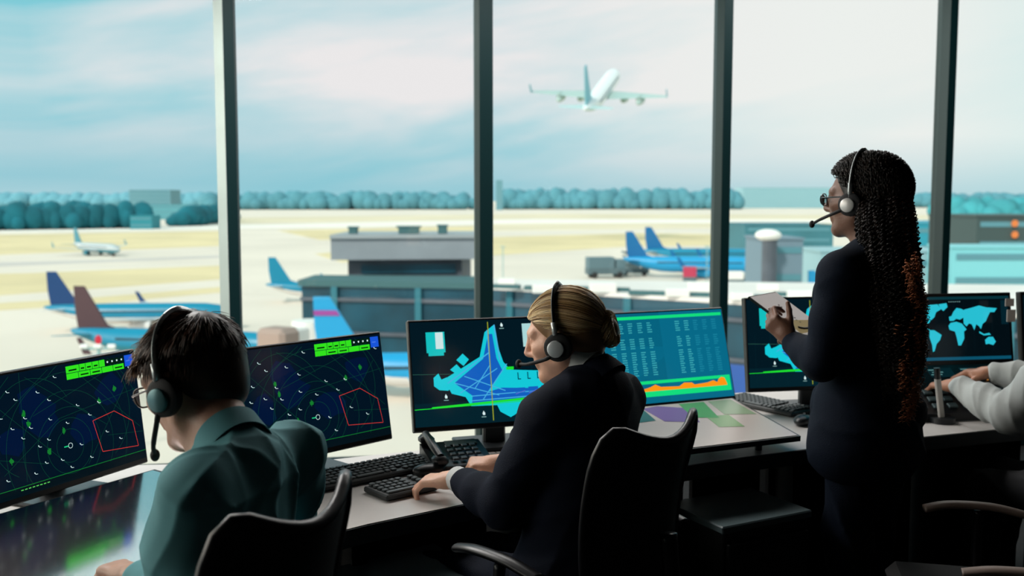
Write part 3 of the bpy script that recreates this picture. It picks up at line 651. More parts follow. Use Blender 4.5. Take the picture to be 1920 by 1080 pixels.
def art_map(s):
    s.rect(0, 0, 1, 1, E_('map_bg', 3, 24, 34), 0); s.rect(0, 0, 1, .22, DTE, 1)
    for k in range(9): s.rect(.11 * k + .05, .0, .11 * k + .0515, .6, E_('map_grid', 5, 40, 50), 1)
    s.line((0, .50), (1, .44), .0008, E_('map_thin', 60, 120, 100), 2)
    # field of taxiways
    s.poly([(.18, .44), (.40, .64), (.44, .88), (.50, .95), (.52, .70), (.54, .58), (.58, .50), (.98, .45), (.98, .16), (.60, .16), (.33, .17), (.30, .26), (.22, .30)], CYA, 3)
    s.poly([(.24, .40), (.42, .62), (.46, .86), (.485, .86), (.50, .62), (.53, .50), (.42, .27), (.34, .27)], CBL, 4)
    s.poly([(.335, .19), (.98, .21), (.98, .28), (.52, .33), (.34, .26)], CBL, 4)
    for (a, b, w_) in (((.20, .40), (.46, .68), .004), ((.27, .30), (.5, .52), .003), ((.24, .40), (.50, .26), .003), ((.30, .46), (.54, .30), .003), ((.40, .22), (.56, .56), .003), ((.33, .22), (.98, .245), .003), ((.33, .265), (.98, .29), .003), ((.455, .90), (.46, .3), .003), ((.50, .95), (.52, .6), .005), ((.36, .34), (.46, .56), .003)):
        s.line(a, b, w_, LBL, 5)
    for (x0, y0, x1, y1) in ((.60, .26, .66, .32), (.68, .265, .74, .325), (.76, .27, .82, .33), (.84, .275, .90, .335)): s.rect(x0, y0, x1, y1, CBL, 5); s.line((x0, y0), (x1, y1 - .03), .0012, MAG, 6)
    s.poly([(.12, .46), (.15, .50), (.165, .44), (.20, .46), (.21, .41), (.24, .38), (.20, .33), (.15, .34), (.12, .38)], CYA, 5)
    s.poly([(.26, .62), (.30, .68), (.335, .62), (.30, .56)], CYA, 5); s.poly([(.22, .53), (.26, .58), (.285, .53), (.25, .49)], CYA, 5)
    s.poly([(.50, .10), (.56, .0 + .04), (.62, .09), (.68, .11), (.78, .12), (.86, .16), (.84, .19), (.48, .18)], CYA, 3)
    s.poly([(.98, .40), (1.0, .40), (1.0, .44), (.98, .44)], CYA, 3)
    for x in (.62, .68, .74, .80): s.rect(x, .40, x + .006, .47, E_('map_bg2', 4, 60, 80), 5); s.rect(x, .40, x + .02, .41, E_('map_bg2', 4, 60, 80), 5)
    s.line((0, .165), (1, .20), .0022, BGR, 7); s.poly([(.10, .168), (.70, .20), (.70, .225), (.10, .182)], BGR, 7)
    s.poly([(.85, .19), (1, .22), (.98, .25), (.85, .235)], E_('mint', 30, 230, 140), 7); s.rect(.555, .50, .60, .53, BGR, 7)
    s.line((.462, .98), (.455, .02), .003, YEL, 8)
    s.rect(.09, .70, .20, .90, TBR, 5); s.rect(.145, .735, .19, .895, E_('panel_white', 205, 228, 228), 6); s.rect(.10, .67, .19, .70, TBR, 5)
    s.rect(.67, .72, .88, .95, PAP, 5); s.rect(.74, .93, .88, .95, TBR, 6)
    for k in range(5): s.rect(.70, .76 + k * .03, .84, .765 + k * .03, E_('pale_rule', 140, 190, 190), 6)
    for (x, y) in ((.185, .27), (.40, .09), (.545, .94)):
        s.poly([(x - .008, y), (x + .008, y), (x, y + .03)], WHT, 8); s.poly([(x - .005, y - .012), (x + .008, y - .012), (x + .008, y + .012), (x - .005, y + .012)], WHT, 8); s.rect(x - .014, y - .034, x + .014, y - .026, E_('dim_white', 120, 160, 160), 8)
def art_table(s):
    s.rect(0, 0, 1, 1, TEA, 0); s.rect(0, 0, .5, 1, TE2, 0)
    s.rect(.0, .93, .99, .965, EGR, 2); s.rect(.0, .21, .97, .245, EGR, 2); s.rect(.0, .07, .985, .13, EGR, 2); s.rect(.94, .10, .985, .245, EGR, 2)
    rng = random.Random(4); cols = [.04 + .072 * k for k in range(13)]
    for ci, x in enumerate(cols):
        if ci in (6, 7): continue
        st = .025
        y = .88
        while y > .28:
            gap = (abs(y - .74) < .02 or abs(y - .58) < .018)
            if not gap:
                wd_ = rng.choice((.022, .028, .032)); m = TXT if (ci < 6 or ci in (8, 9)) else E_('table_dimtext', 30, 140, 165)
                u = x
                while u < x + wd_: s.rect(u, y, u + .006, y + .011, m, 3); u += .009
            y -= st
    s.poly([(.0, .13), (.0, .17), (.30, .155), (.36, .175), (.40, .20), (.44, .17), (.58, .16), (.62, .195), (.68, .19), (.70, .165), (.80, .175), (.85, .195), (.88, .17), (.89, .20), (.915, .225), (.94, .215), (.955, .15), (.955, .13)][::-1], ORA, 3)
def world(s, x0, y0, x1, y1, m, lay):
    P = {
     'na': [(.02, .82), (.06, .90), (.14, .92), (.22, .97), (.32, .98), (.36, .88), (.30, .82), (.28, .72), (.24, .66), (.215, .60), (.19, .58), (.17, .62), (.18, .52), (.23, .46), (.21, .46), (.15, .54), (.11, .66), (.09, .76), (.04, .78)],
     'gr': [(.33, .98), (.42, 1.0), (.43, .92), (.38, .84), (.35, .90)],
     'sa': [(.22, .46), (.27, .46), (.35, .36), (.33, .26), (.29, .18), (.265, .04), (.245, .02), (.24, .16), (.215, .32)],
     'af': [(.455, .60), (.52, .62), (.58, .58), (.63, .46), (.60, .42), (.60, .28), (.56, .14), (.53, .14), (.515, .30), (.50, .42), (.44, .46), (.43, .54)],
     'eu': [(.445, .64), (.44, .72), (.47, .74), (.49, .82), (.53, .90), (.58, .88), (.62, .84), (.60, .70), (.56, .66), (.52, .68), (.49, .64)],
     'as': [(.60, .70), (.61, .86), (.70, .90), (.78, .94), (.86, .90), (.98, .88), (.95, .80), (.90, .80), (.87, .70), (.85, .62), (.81, .56), (.79, .46), (.77, .52), (.74, .56), (.715, .44), (.69, .56), (.66, .58), (.63, .52), (.60, .58)],
     'id': [(.77, .42), (.82, .36), (.88, .38), (.90, .34), (.82, .33), (.77, .38)],
     'au': [(.83, .24), (.87, .30), (.92, .30), (.95, .20), (.92, .13), (.87, .16), (.835, .15)]}
    for k, p in P.items(): s.poly([(x0 + (x1 - x0) * a, y0 + (y1 - y0) * b) for a, b in p], m, lay)
def art_world(s):
    s.rect(0, 0, 1, 1, E_('world_bg', 3, 14, 20), 0); s.rect(.0, .955, 1, 1, E_('world_bar', 8, 50, 58), 1); s.rect(0, 0, 1, .05, E_('world_bar2', 10, 80, 105), 1)
    world(s, .04, .12, .90, .90, E_('world_land', 40, 190, 210), 2)
    for k in range(10): s.rect(.02 + k * .09, .12, .0215 + k * .09, .92, E_('world_grid', 6, 30, 38), 1)
    for k in range(6): s.rect(.42 + k * .02, .915, .432 + k * .02, .925, E_('world_title', 120, 160, 160), 2)
    s.rect(.92, .55, .985, .93, DTE, 1)
M1 = monitor('radar_monitor', (-1.185, 2.69, .79), RAD(66), RAD(7), .53, .315, 'large radar screen monitor at the far left, cut by the picture edge', art_radar(1))
M2 = monitor('radar_monitor', (-.555, 2.90, .822), RAD(46.9), RAD(9.6), .526, .313, 'radar screen monitor between the man and the airport map monitor', art_radar(2))
M3 = monitor('map_monitor', (-.035, 3.212, .833), RAD(17.5), RAD(15), .56, .333, 'monitor with cyan airport map in front of the blonde woman', art_map)
M4 = monitor('data_monitor', (.581, 3.653, .81), RAD(23.5), RAD(17), .56, .333, 'monitor with teal number columns and orange graph behind the blonde woman', art_table)
M5 = monitor('map_monitor', (1.169, 3.813, .839), RAD(10.9), RAD(9), .56, .333, 'monitor with cyan airport map partly hidden behind the standing woman', art_map)
M6 = monitor('world_map_monitor', (1.762, 3.95, .916), RAD(9.2), RAD(8.4), .45, .25, 'monitor with a cyan world map right of the standing woman', art_world, bez=.012)
def art_side(s):
    s.rect(0, 0, 1, 1, E_('side_bg', 4, 24, 32), 0)
    for k in range(5): s.rect(.03, .5 + k * .09, .2, .53 + k * .09, E_('side_row', 20, 70, 80), 1)
M7 = monitor('side_monitor', (2.255, 3.99, .90), RAD(6), RAD(8), .45, .27, 'dark side monitor cut off by the right picture edge', art_side, bez=.012)

# touch panels lying in front of the monitors
def touch_panel(corner, yaw, side_dir, L_, D_, zf, zb, label, tint, cat='touch panel', name='touch_panel', art=None, rough=.08):
    # corner: back-right point; back edge runs to the left; the slab slopes down to the front
    c = V3(*corner); bd = V3(-cos(yaw), -sin(yaw), 0); sd = V3(*side_dir, 0); sd /= np.linalg.norm(sd)
    root = empty(name, (c[0], c[1], .74), 0, label, cat); o0 = V3(c[0], c[1], .74)
    br = V3(c[0], c[1], zb); bl = br + bd * L_; fr = br + sd * D_; fr[2] = zf; fl = fr + bd * L_
    n = np.cross(br - fr, fl - fr); n /= np.linalg.norm(n); n = n if n[2] > 0 else -n
    MB().slab([q - o0 for q in (fl, fr, br, bl)], -n * .018).build('frame', blackm, root)
    cc = (fl + fr + br + bl) / 4; ins = [cc + (q - cc) * .97 + n * .0006 for q in (fl, fr, br, bl)]
    g = MB().slab([q - o0 for q in ins], n * .0012).build('glass_top', tint, root)
    for k in (.2, .8):
        for j in (.12, .88):
            p = fl * (1 - k) * (1 - j) + fr * k * (1 - j) + bl * (1 - k) * j + br * k * j - n * .018; MB().tube([p - o0, V3(p[0], p[1], .7405) - o0], .012, 10).build('support_foot', blackm, root)
    return root, ins, n, o0
glossp = mat('touch_glass_left', (.68, .58, .56), .12, metal=1.0)
touch_panel((-1.00, 2.78, 0), RAD(60), (.87, -.5), .92, .55, .765, .795, 'glossy black touch panel lying in front of the leftmost radar monitor', glossp)
rr, ins, n_, o0 = touch_panel((.80, 3.62, 0), RAD(24), (.32, -.95), .66, .42, .785, .83, 'pale touch panel with painted violet and green reflections right of the blonde woman', mat('touch_glass_pale', (.60, .52, .48), .30, metal=.25, spec=.6))
def on_panel(u, v, h): fl, fr, br, bl = ins; return fl * (1 - u) * (1 - v) + fr * u * (1 - v) + bl * (1 - u) * v + br * u * v + n_ * h - o0
g = [c for c in rr.children if c.name.startswith('glass_top')][0]
for (nm, q, c_, h) in (('violet_reflection', [(.42, .60), (.60, .50), (.66, .85), (.50, .98), (.40, .95)], (.20, .12, .34), .0016), ('green_reflection', [(.60, .62), (.74, .55), (.80, .97), (.64, .98)], (.09, .36, .10), .0018),
                       ('pale_green_reflection', [(.80, .62), (.98, .55), (.98, .97), (.83, .97)], (.30, .42, .26), .0017), ('light_green_reflection', [(.66, .35), (.80, .30), (.82, .6), (.68, .62)], (.26, .44, .20), .0016), ('teal_reflection', [(.02, .60), (.38, .64), (.40, .98), (.02, .98)], (.04, .14, .13), .0016)):
    MB().slab([on_panel(u, v, h) for u, v in q], n_ * .0004).build(nm, mat('pf_' + nm, c_, .25), g)  # reflections of the data monitor, painted onto the glass as coloured pieces

# ------------------------------------------------------------------ things on the desks
keym = mat('key_grey', (.055, .07, .075), .5); kbm = mat('keyboard_body', (.012, .016, .018), .5)
def keyboard(loc, yaw, label, W=.44, D=.145, cols=17, rows=6):
    r = empty('keyboard', loc, yaw, label, 'keyboard')
    MB().box((0, 0, .010), (W, D, .016), bev=.004).build('case', kbm, r)
    mb = MB(); random.seed(3)
    for j in range(rows):
        y = -D / 2 + .017 + j * (D - .03) / (rows - 1) * .98; x = -W / 2 + .012
        while x < W / 2 - .02:
            w_ = .0165 if not (j == 0 and -.08 < x < .0) else .09
            if abs(x - W * .17) > .006: mb.box((x + w_ / 2, y, .0205 + .0006 * j), (w_, .0155, .007), bev=.002)
            x += w_ + .0045
    mb.build('keys', keym, r)
    return r
keyboard(atz(684, 893, .7405) * V3(1, 1, 1), RAD(40), 'full size dark keyboard between the shirted man and the blonde woman')
keyboard(atz(752, 922, .7405), RAD(40), 'small dark keypad under the blonde woman\'s near hand', .17, .12, 6, 5)
keyboard(atz(1437, 764, .7405), RAD(-55), 'dark keyboard right of the pale touch panel', .36, .14)
def mouse(loc, yaw, label):
    r = empty('computer_mouse', loc, yaw, label, 'computer mouse')
    MB().ell((0, 0, .014), (.052, .031, .020), nu=20, nv=12).build('shell', blackm, r, smooth=True)
    MB().tube([(.028, 0, .025), (.018, 0, .034)], .005, 10).build('scroll_wheel', keym, r)
    return r
mouse(atz(805, 890, .7425) , RAD(25), 'black mouse behind the blonde woman\'s near hand')
mouse(atz(1505, 795, .7425), RAD(60), 'dark mouse at the right corner of the pale touch panel')
# desk phone
ph = empty('desk_phone', atz(857, 872, .7405), RAD(20), 'black desk phone on the worktop below the airport map monitor', 'telephone')
MB().slab([(-.10, -.09, 0), (.10, -.09, 0), (.10, .09, 0), (-.10, .09, 0)], (0, 0, .022)).slab([(-.095, -.08, .022), (-.095, .085, .022), (-.095, .085, .055)], (.19, 0, 0)).build('base', blackm, ph)
hs = MB(); hs.tube(smooth_path([(-.075, -.08, .05), (-.078, -.03, .066), (-.078, .03, .078), (-.075, .085, .082)]), .013, 10); hs.box((-.075, -.075, .040), (.045, .05, .03), bev=.01); hs.box((-.075, .078, .068), (.045, .05, .03), bev=.01); hs.build('handset', blackm, ph, smooth=40)
mb = MB()
for i in range(4):
    for j in range(4): mb.box((-.02 + i * .026, -.055 + j * .028, .036 + .0055 * j), (.018, .017, .006), rotx(RAD(11)), bev=.002)
mb.build('keys', keym, ph); MB().box((.03, .062, .054), (.10, .03, .004), rotx(RAD(11))).build('phone_display', mat('lcd_grey', (.10, .13, .12), .2), ph)
fob = empty('small_charger', atz(835, 901, .7405), RAD(30), 'tiny dark cable plug lying beside the blonde woman\'s white cuff', 'plug'); MB().box((0, 0, .009), (.032, .02, .017), bev=.005).build('body', blackm, fob)
MB().tube(smooth_path([(.016, 0, .006), (.05, .01, .004), (.08, .05, .003), (.13, .06, .003)]), .0022, 6).build('cable', blackm, fob, smooth=True)
# cable near the third desk
cb_ = MB().tube(smooth_path([atz(1470, 776, .744), atz(1500, 770, .744), atz(1535, 773, .744), atz(1560, 766, .744)]), .004, 8).build('cable', blackm, None, smooth=True); tag(cb_, 'black cable lying on the desk left of the standing woman', 'cable')
# control console below the world map
kc = atz(1815, 735, .80); cy = 3.78
con = empty('control_console', (1.73, 3.80, .74), RAD(9.2), 'dark console of keys and orange lamps below the world map monitor', 'console')
MB().slab([(-.30, -.14, 0), (.30, -.14, 0), (.30, .10, 0), (-.30, .10, 0)], (0, 0, .03)).slab([(-.30, -.14, .03), (-.30, .10, .03), (-.30, .10, .165), ], (.60, 0, 0)).build('case', blackm, con)
an = math.atan2(.135, .24)
def cp(x, q, h=0): return V3(x, -.14 + q * .24, .03 + q * .135) + V3(0, -sin(an), cos(an)) * h
lk = mat('console_key', (.06, .10, .11), .5)
for j in range(3):
    for i in range(9):
        MB().box(cp(-.25 + i * .06, .14 + j * .14, .004), (.036, .024, .008), rotx(an), bev=.002).build('console_key', lk, con)
for (i, j) in ((0, 0), (3, 1), (4, 1), (5, 1), (6, 1), (7, 1), (8, 0), (2, 0)):
    MB().ell(cp(-.235 + i * .055, .56 + j * .1, .003), (.004, .004, .004), nu=8, nv=6).build('orange_indicator', E_('led_orange', 255, 170, 80), con)
for i in range(4):
    d = MB().box(cp(-.21 + i * .135, .83, .002), (.10, .05, .004), rotx(an)).build('readout_display', E_('readout_bg', 6, 34, 40), con)
    mb = MB()
    for k in range(3): mb.box(cp(-.235 + i * .135 + .01 * (k % 2), .78 + k * .05, .0046), (.045, .004, .0008), rotx(an))
    mb.build('readout_text', E_('readout_text', 90, 140, 140), d)
for (x, y, lab) in ((1893, 567, 'small pale note stuck on the frame left of the side monitor, upper one'), (1896, 592, 'small pale note stuck on the frame left of the side monitor, lower one')):
    p = at(x, y, 3.93); tag(MB().box((0, 0, 0), (.036, .003, .048 if y > 580 else .03), rotz(RAD(8))).build('sticky_note', mat('note_paper', (.62, .55, .50), .8), None, loc=None), lab, 'note').location = tuple(p)
# desk microphone beside console
mc = empty('desk_microphone', (1.56, 3.62, .74), 0, 'pale slim desk microphone stand with black base beside the standing woman\'s back', 'microphone')
MB().tube([(0, 0, 0), (0, 0, .02)], .045, 20).build('base', blackm, mc, smooth=40); MB().box((-.012, 0, .09), (.022, .014, .15), roty(RAD(-8)), bev=.004).build('stem', mat('mic_pale', (.5, .48, .45), .4), mc); MB().tube([(-.022, 0, .16), (-.026, 0, .20)], .011, 12).build('capsule', blackm, mc)
# ------------------------------------------------------------------ signed-distance sculpting for bodies and clothes
def unit(v): v = np.array(v, float); return v / (np.linalg.norm(v) + 1e-12)
class Fr:                                  # local frame: x right, y forward, z up
    def __init__(s, o, fwd, up=(0, 0, 1)):
        s.o = np.array(o, float); f = unit(fwd); u = np.array(up, float); u = unit(u - f * (u @ f)); s.R = np.stack([np.cross(f, u), f, u], 1)
    def __call__(s, x, y, z): return s.o + s.R @ V3(x, y, z)
    def d(s, x, y, z): return s.R @ V3(x, y, z)
class Sdf:
    def __init__(s, vox): s.h = vox; s.ops = []
    def rc(s, a, b, ra, rb=None, k=.01, sub=False): s.ops.append(('rc', np.array(a, float), np.array(b, float), ra, rb if rb is not None else ra, k, sub)); return s
    def chain(s, pts, rs, k=.01):
        for i in range(len(pts) - 1): s.rc(pts[i], pts[i + 1], rs[i], rs[i + 1], k)
        return s
    def el(s, c, r, R=None, k=.01, sub=False): s.ops.append(('el', np.array(c, float), np.array(r, float), np.eye(3) if R is None else R, 0, k, sub)); return s
    def bx(s, c, hf, R=None, rnd=.01, k=.01, sub=False): s.ops.append(('bx', np.array(c, float), np.array(hf, float), np.eye(3) if R is None else R, rnd, k, sub)); return s
    def mesh(s, name, m, parent=None, disp=None, smooth=True, cut=None, iters=0):
        lo = np.full(3, 1e9); hi = np.full(3, -1e9)
        for o in s.ops:
            if o[6]: continue
            if o[0] == 'rc': r_ = max(o[3], o[4]); l_ = np.minimum(o[1], o[2]) - r_; h_ = np.maximum(o[1], o[2]) + r_
            else: e_ = np.sqrt(((o[3] * o[2][None, :]) ** 2).sum(1)) + o[4] if o[0] == 'el' else np.abs(o[3]) @ o[2] + o[4]; l_ = o[1] - e_; h_ = o[1] + e_
            lo = np.minimum(lo, l_); hi = np.maximum(hi, h_)
        pad = .03; lo -= pad; hi += pad; N = np.ceil((hi - lo) / s.h).astype(int) + 1
        BIG = .05; G = np.full(N, BIG, np.float32); ax = [lo[i] + np.arange(N[i]) * s.h for i in range(3)]
        for o in s.ops:
            k = o[5]; mg = max(.03, k * 1.5)
            if o[0] == 'rc': r_ = max(o[3], o[4]); l_ = np.minimum(o[1], o[2]) - r_; h_ = np.maximum(o[1], o[2]) + r_
            else: e_ = np.sqrt(((o[3] * o[2][None, :]) ** 2).sum(1)) if o[0] == 'el' else np.abs(o[3]) @ o[2] + o[4]; l_ = o[1] - e_; h_ = o[1] + e_
            i0 = np.maximum(np.floor((l_ - mg - lo) / s.h).astype(int), 0); i1 = np.minimum(np.ceil((h_ + mg - lo) / s.h).astype(int) + 1, N)
            if (i1 <= i0).any(): continue
            x = ax[0][i0[0]:i1[0], None, None]; y = ax[1][None, i0[1]:i1[1], None]; z = ax[2][None, None, i0[2]:i1[2]]
            if o[0] == 'rc':
                a, b, ra, rb = o[1:5]; ba = b - a; L2 = ba @ ba + 1e-12
                px, py, pz = x - a[0], y - a[1], z - a[2]
                t_ = np.clip((px * ba[0] + py * ba[1] + pz * ba[2]) / L2, 0, 1)
                d = np.sqrt((px - t_ * ba[0]) ** 2 + (py - t_ * ba[1]) ** 2 + (pz - t_ * ba[2]) ** 2) - (ra + t_ * (rb - ra))
            else:
                R = o[3]; px, py, pz = x - o[1][0], y - o[1][1], z - o[1][2]
                q = [px * R[0, i] + py * R[1, i] + pz * R[2, i] for i in range(3)]
                if o[0] == 'el':
                    k0 = np.sqrt(sum((q[i] / o[2][i]) ** 2 for i in range(3))); k1 = np.sqrt(sum((q[i] / o[2][i] ** 2) ** 2 for i in range(3))) + 1e-9
                    d = k0 * (k0 - 1) / k1
                else:
                    e = [np.abs(q[i]) - o[2][i] + o[4] * 0 for i in range(3)]
                    d = np.sqrt(sum(np.maximum(v_, 0) ** 2 for v_ in e)) + np.minimum(np.maximum(np.maximum(e[0], e[1]), e[2]), 0) - o[4]
            sl = tuple(slice(i0[i], i1[i]) for i in range(3)); g = G[sl]
            if o[6]:
                d = -d; h_ = np.maximum(k - np.abs(g - d), 0) / k; G[sl] = np.maximum(g, d) + h_ * h_ * k * .25
            else:
                h_ = np.maximum(k - np.abs(g - d), 0) / k; G[sl] = np.minimum(g, d) - h_ * h_ * k * .25
        if disp is not None:
            band = np.argwhere(np.abs(G) < .03); P = lo + band * s.h; G[tuple(band.T)] += disp(P).astype(np.float32)
        if cut is not None:
            for (p, n_) in cut:               # keep the side where (x-p).n < 0
                D = (ax[0][:, None, None] - p[0]) * n_[0] + (ax[1][None, :, None] - p[1]) * n_[1] + (ax[2][None, None, :] - p[2]) * n_[2]
                G = np.maximum(G, D.astype(np.float32))
        G = np.minimum(G, BIG)
        gr = openvdb.FloatGrid(BIG); gr.copyFromArray(G); gr.transform = openvdb.createLinearTransform(s.h)
        pts, quads = gr.convertToQuads(0.0)
        pts = np.asarray(pts, float) + lo; me = bpy.data.meshes.new(name)
        me.vertices.add(len(pts)); me.vertices.foreach_set('co', pts.astype(np.float32).ravel())
        q = np.asarray(quads)[:, ::-1]; me.loops.add(q.size); me.loops.foreach_set('vertex_index', q.ravel().astype(np.int32))
        me.polygons.add(len(q)); me.polygons.foreach_set('loop_start', np.arange(len(q), dtype=np.int32) * 4); me.polygons.foreach_set('loop_total', np.full(len(q), 4, np.int32))
        me.polygons.foreach_set('use_smooth', np.ones(len(q), bool)); me.update(); me.validate()
        me.materials.append(m) if not isinstance(m, (list, tuple)) else [me.materials.append(z_) for z_ in m]
        o = bpy.data.objects.new(name, me); COL.objects.link(o)
        if parent is not None: o.parent = parent
        return o
_rs = np.random.RandomState(11)
_K = [(_rs.normal(size=3), _rs.uniform(0, 6.28)) for _ in range(14)]
def folds(amp, freq, dirv=(1, 1, .3), seed=0):   # soft cloth ridges, masked so that they come and go
    rs = np.random.RandomState(seed); dv = np.array(dirv if dirv is not None else (1, 1, 1), float)
    K = [(unit(rs.normal(size=3) * dv), rs.uniform(0, 6.28), freq * rs.uniform(.7, 1.5), unit(rs.normal(size=3)), rs.uniform(0, 6.28), unit(rs.normal(size=3))) for _ in range(6)]
    def f(P):
        out = 0
        for k, p, q, w_, p2, w3 in K:
            warp = .9 * np.sin(P @ w_ * freq * .6 + p2); m_ = np.clip(.5 + .9 * np.sin(P @ w3 * freq * .45 + p2 * 2), 0, 1)
            out = out + (1 - np.abs(np.sin(P @ k * q + p + warp))) ** 2 * m_
        return .5 * amp - amp * out
    return f

def strands(name, paths, rad, m, parent, n=3, mi=None, taper=True):
    """many thin tubes in one mesh; paths: list of (k,3) arrays of equal length"""
    A = np.array(paths, float); S_, K_, _ = A.shape
    T = np.gradient(A, axis=1); T /= np.linalg.norm(T, axis=2, keepdims=True) + 1e-9
    ref = np.array([.31, .22, .92]); b = np.cross(T, ref); b /= np.linalg.norm(b, axis=2, keepdims=True) + 1e-9; c = np.cross(T, b)
    tp = np.ones(K_) if not taper else np.interp(np.arange(K_) / (K_ - 1), [0, .7, 1], [1, .9, .25])
    r = (np.array(rad) if np.ndim(rad) else np.full(S_, rad))[:, None, None] * tp[None, :, None]
    V = np.stack([A + r * (cos(2 * pi * j / n) * b + sin(2 * pi * j / n) * c) for j in range(n)], 2).reshape(-1, 3)
    i = np.arange(S_)[:, None, None] * K_ * n + np.arange(K_ - 1)[None, :, None] * n; j = np.arange(n)[None, None, :]; j2 = (j + 1) % n
    Q = np.stack([i + j, i + j2, i + n + j2, i + n + j], 3).reshape(-1, 4)
    me = bpy.data.meshes.new(name); me.vertices.add(len(V)); me.vertices.foreach_set('co', V.astype(np.float32).ravel())
    me.loops.add(Q.size); me.loops.foreach_set('vertex_index', Q.ravel().astype(np.int32)); me.polygons.add(len(Q))
    me.polygons.foreach_set('loop_start', np.arange(len(Q), dtype=np.int32) * 4); me.polygons.foreach_set('loop_total', np.full(len(Q), 4, np.int32))
    me.polygons.foreach_set('use_smooth', np.ones(len(Q), bool))
    for q in (m if isinstance(m, (list, tuple)) else [m]): me.materials.append(q)
    if mi is not None: me.polygons.foreach_set('material_index', np.repeat(np.array(mi, np.int32), (K_ - 1) * n))
    me.update(); o = bpy.data.objects.new(name, me); COL.objects.link(o); o.parent = parent; return o

def skinmat(name, col, rough=.45):
    m = mat(name, col, rough, bump=.12, bscale=160, var=.06, vscale=30); b = [n for n in m.node_tree.nodes if n.type == 'BSDF_PRINCIPLED'][0]
    b.inputs['Subsurface Weight'].default_value = .12; b.inputs['Subsurface Radius'].default_value = (.6, .25, .12); b.inputs['Subsurface Scale'].default_value = .01
    return m

# ------------------------------------------------------------------ anatomy
def head_ops(s, F, female=False, sc=1.0):
    e = lambda x, y, z: F(x * sc, y * sc, z * sc)
    s.el(e(0, -.018, .035), V3(.074, .095, .082) * sc, F.R, .02)
    s.el(e(0, .025, -.02), V3(.060, .068, .082) * sc, F.R, .03)
    jw = .043 if female else .049
    s.rc(e(0, .070, -.098), e(0, .058, -.092), .019 * sc, .022 * sc, .02)
    for sd in (-1, 1):
        s.rc(e(sd * jw, .000, -.062), e(sd * .014, .066, -.098), .024 * sc, .019 * sc, .025)
        s.rc(e(sd * .057, -.008, -.015), e(sd * jw, .000, -.062), .018 * sc, .022 * sc, .02)
        s.rc(e(sd * .040, .062, -.018), e(sd * .056, .030, -.012), .018 * sc, .018 * sc, .02)       # cheekbone
        s.rc(e(sd * .012, .083, .028), e(sd * .045, .066, .026), .011 * sc, .011 * sc, .015)          # brow
        s.el(e(sd * .031, .088, .006), V3(.016, .010, .011) * sc, F.R, .008, True)                     # eye socket
        s.el(e(sd * .031, .072, .006), V3(.0125, .0125, .0125) * sc, F.R, .003)
        s.rc(e(sd * .021, .083, .010), e(sd * .042, .077, .009), .0035 * sc, .0035 * sc, .004)
        s.rc(e(sd * .010, .098, -.030), e(sd * .013, .090, -.033), .007 * sc, .007 * sc, .006)
        # ear
        s.el(e(sd * .076, -.012, -.004), V3(.006, .019, .030) * sc, F.R, .006); s.rc(e(sd * .082, -.024, .018), e(sd * .082, .000, .024), .005 * sc, .005 * sc, .006)
        s.rc(e(sd * .082, -.026, .018), e(sd * .080, -.018, -.018), .005 * sc, .005 * sc, .006); s.rc(e(sd * .078, -.012, -.022), e(sd * .078, -.006, -.030), .007 * sc, .006 * sc, .006)
    s.rc(e(0, .090, .018), e(0, .112, -.024), .0075 * sc, .009 * sc, .012)
    s.rc(e(0, .106, -.030), e(0, .092, -.034), .008 * sc, .007 * sc, .008)
    s.el(e(0, .082, -.058), V3(.024, .012, .020) * sc, F.R, .012)
    s.rc(e(-.018, .086, -.054), e(.018, .086, -.054), .0055 * sc, .0055 * sc, .006); s.rc(e(0, .092, -.053), e(0, .088, -.054), .0055, .006, .006)
    s.rc(e(-.015, .085, -.065), e(.015, .085, -.065), .006 * sc, .006 * sc, .004); s.rc(e(0, .089, -.066), e(0, .086, -.066), .006, .006, .006)

def hand_ops(s, W, dirv, dors, side, curl=(.4, .4, .4, .4), thumb=.5, spread=.07, sc=1.0, k=.0035):
    """W wrist, dirv to the knuckles, dors = back-of-hand normal, side=+1 if the thumb lies along cross(dors,dirv)"""
    x = unit(dirv); z = unit(np.array(dors) - x * (np.array(dors) @ x)); y = np.cross(z, x) * side
    p = lambda a, b, c: np.array(W) + (x * a + y * b + z * c) * sc
    for b in (.024, .008, -.009, -.024): s.rc(p(.012, b * .62, -.002), p(.082 - abs(b - .005) * .22, b, 0), .0135 * sc, .0115 * sc, .012)
    s.rc(p(-.02, 0, 0), p(.02, .0, -.002), .024 * sc, .021 * sc, .02); s.rc(p(.02, .024, -.008), p(.052, .030, -.008), .016 * sc, .012 * sc, .012)
    fl = ((.043, .026, .020), (.047, .030, .021), (.043, .028, .021), (.034, .021, .019)); fb = (.026, .0085, -.009, -.025); fx = (.082, .086, .082, .075); fr = (.0092, .0095, .0089, .0079)
    for i in range(4):
        P = p(fx[i], fb[i], 0); sp_ = (1.4, .4, -.5, -1.5)[i] * spread; an = 0
        d0 = unit(x * cos(sp_) + y * sin(sp_))
        for j in range(3):
            an += curl[i] * (.9, 1.15, .75)[j]; dd = d0 * cos(an) - z * sin(an); Q = P + dd * fl[i][j] * sc
            s.rc(P, Q, fr[i] * sc * (1 - .07 * j), fr[i] * sc * (.93 - .09 * j), k); P = Q
    P = p(.022, .026, -.010); t0 = unit(x * .72 + y * .62 - z * (.15 + thumb * .3))
    for j, (L_, r_) in enumerate(((.034, .0125), (.030, .0105), (.024, .0092))):
        t1 = unit(t0 + (x * .35 - y * .30 * j - z * .25) * thumb * j * .8); Q = P + t1 * L_ * sc; s.rc(P, Q, r_ * sc, r_ * .88 * sc, .005); P = Q
    return p

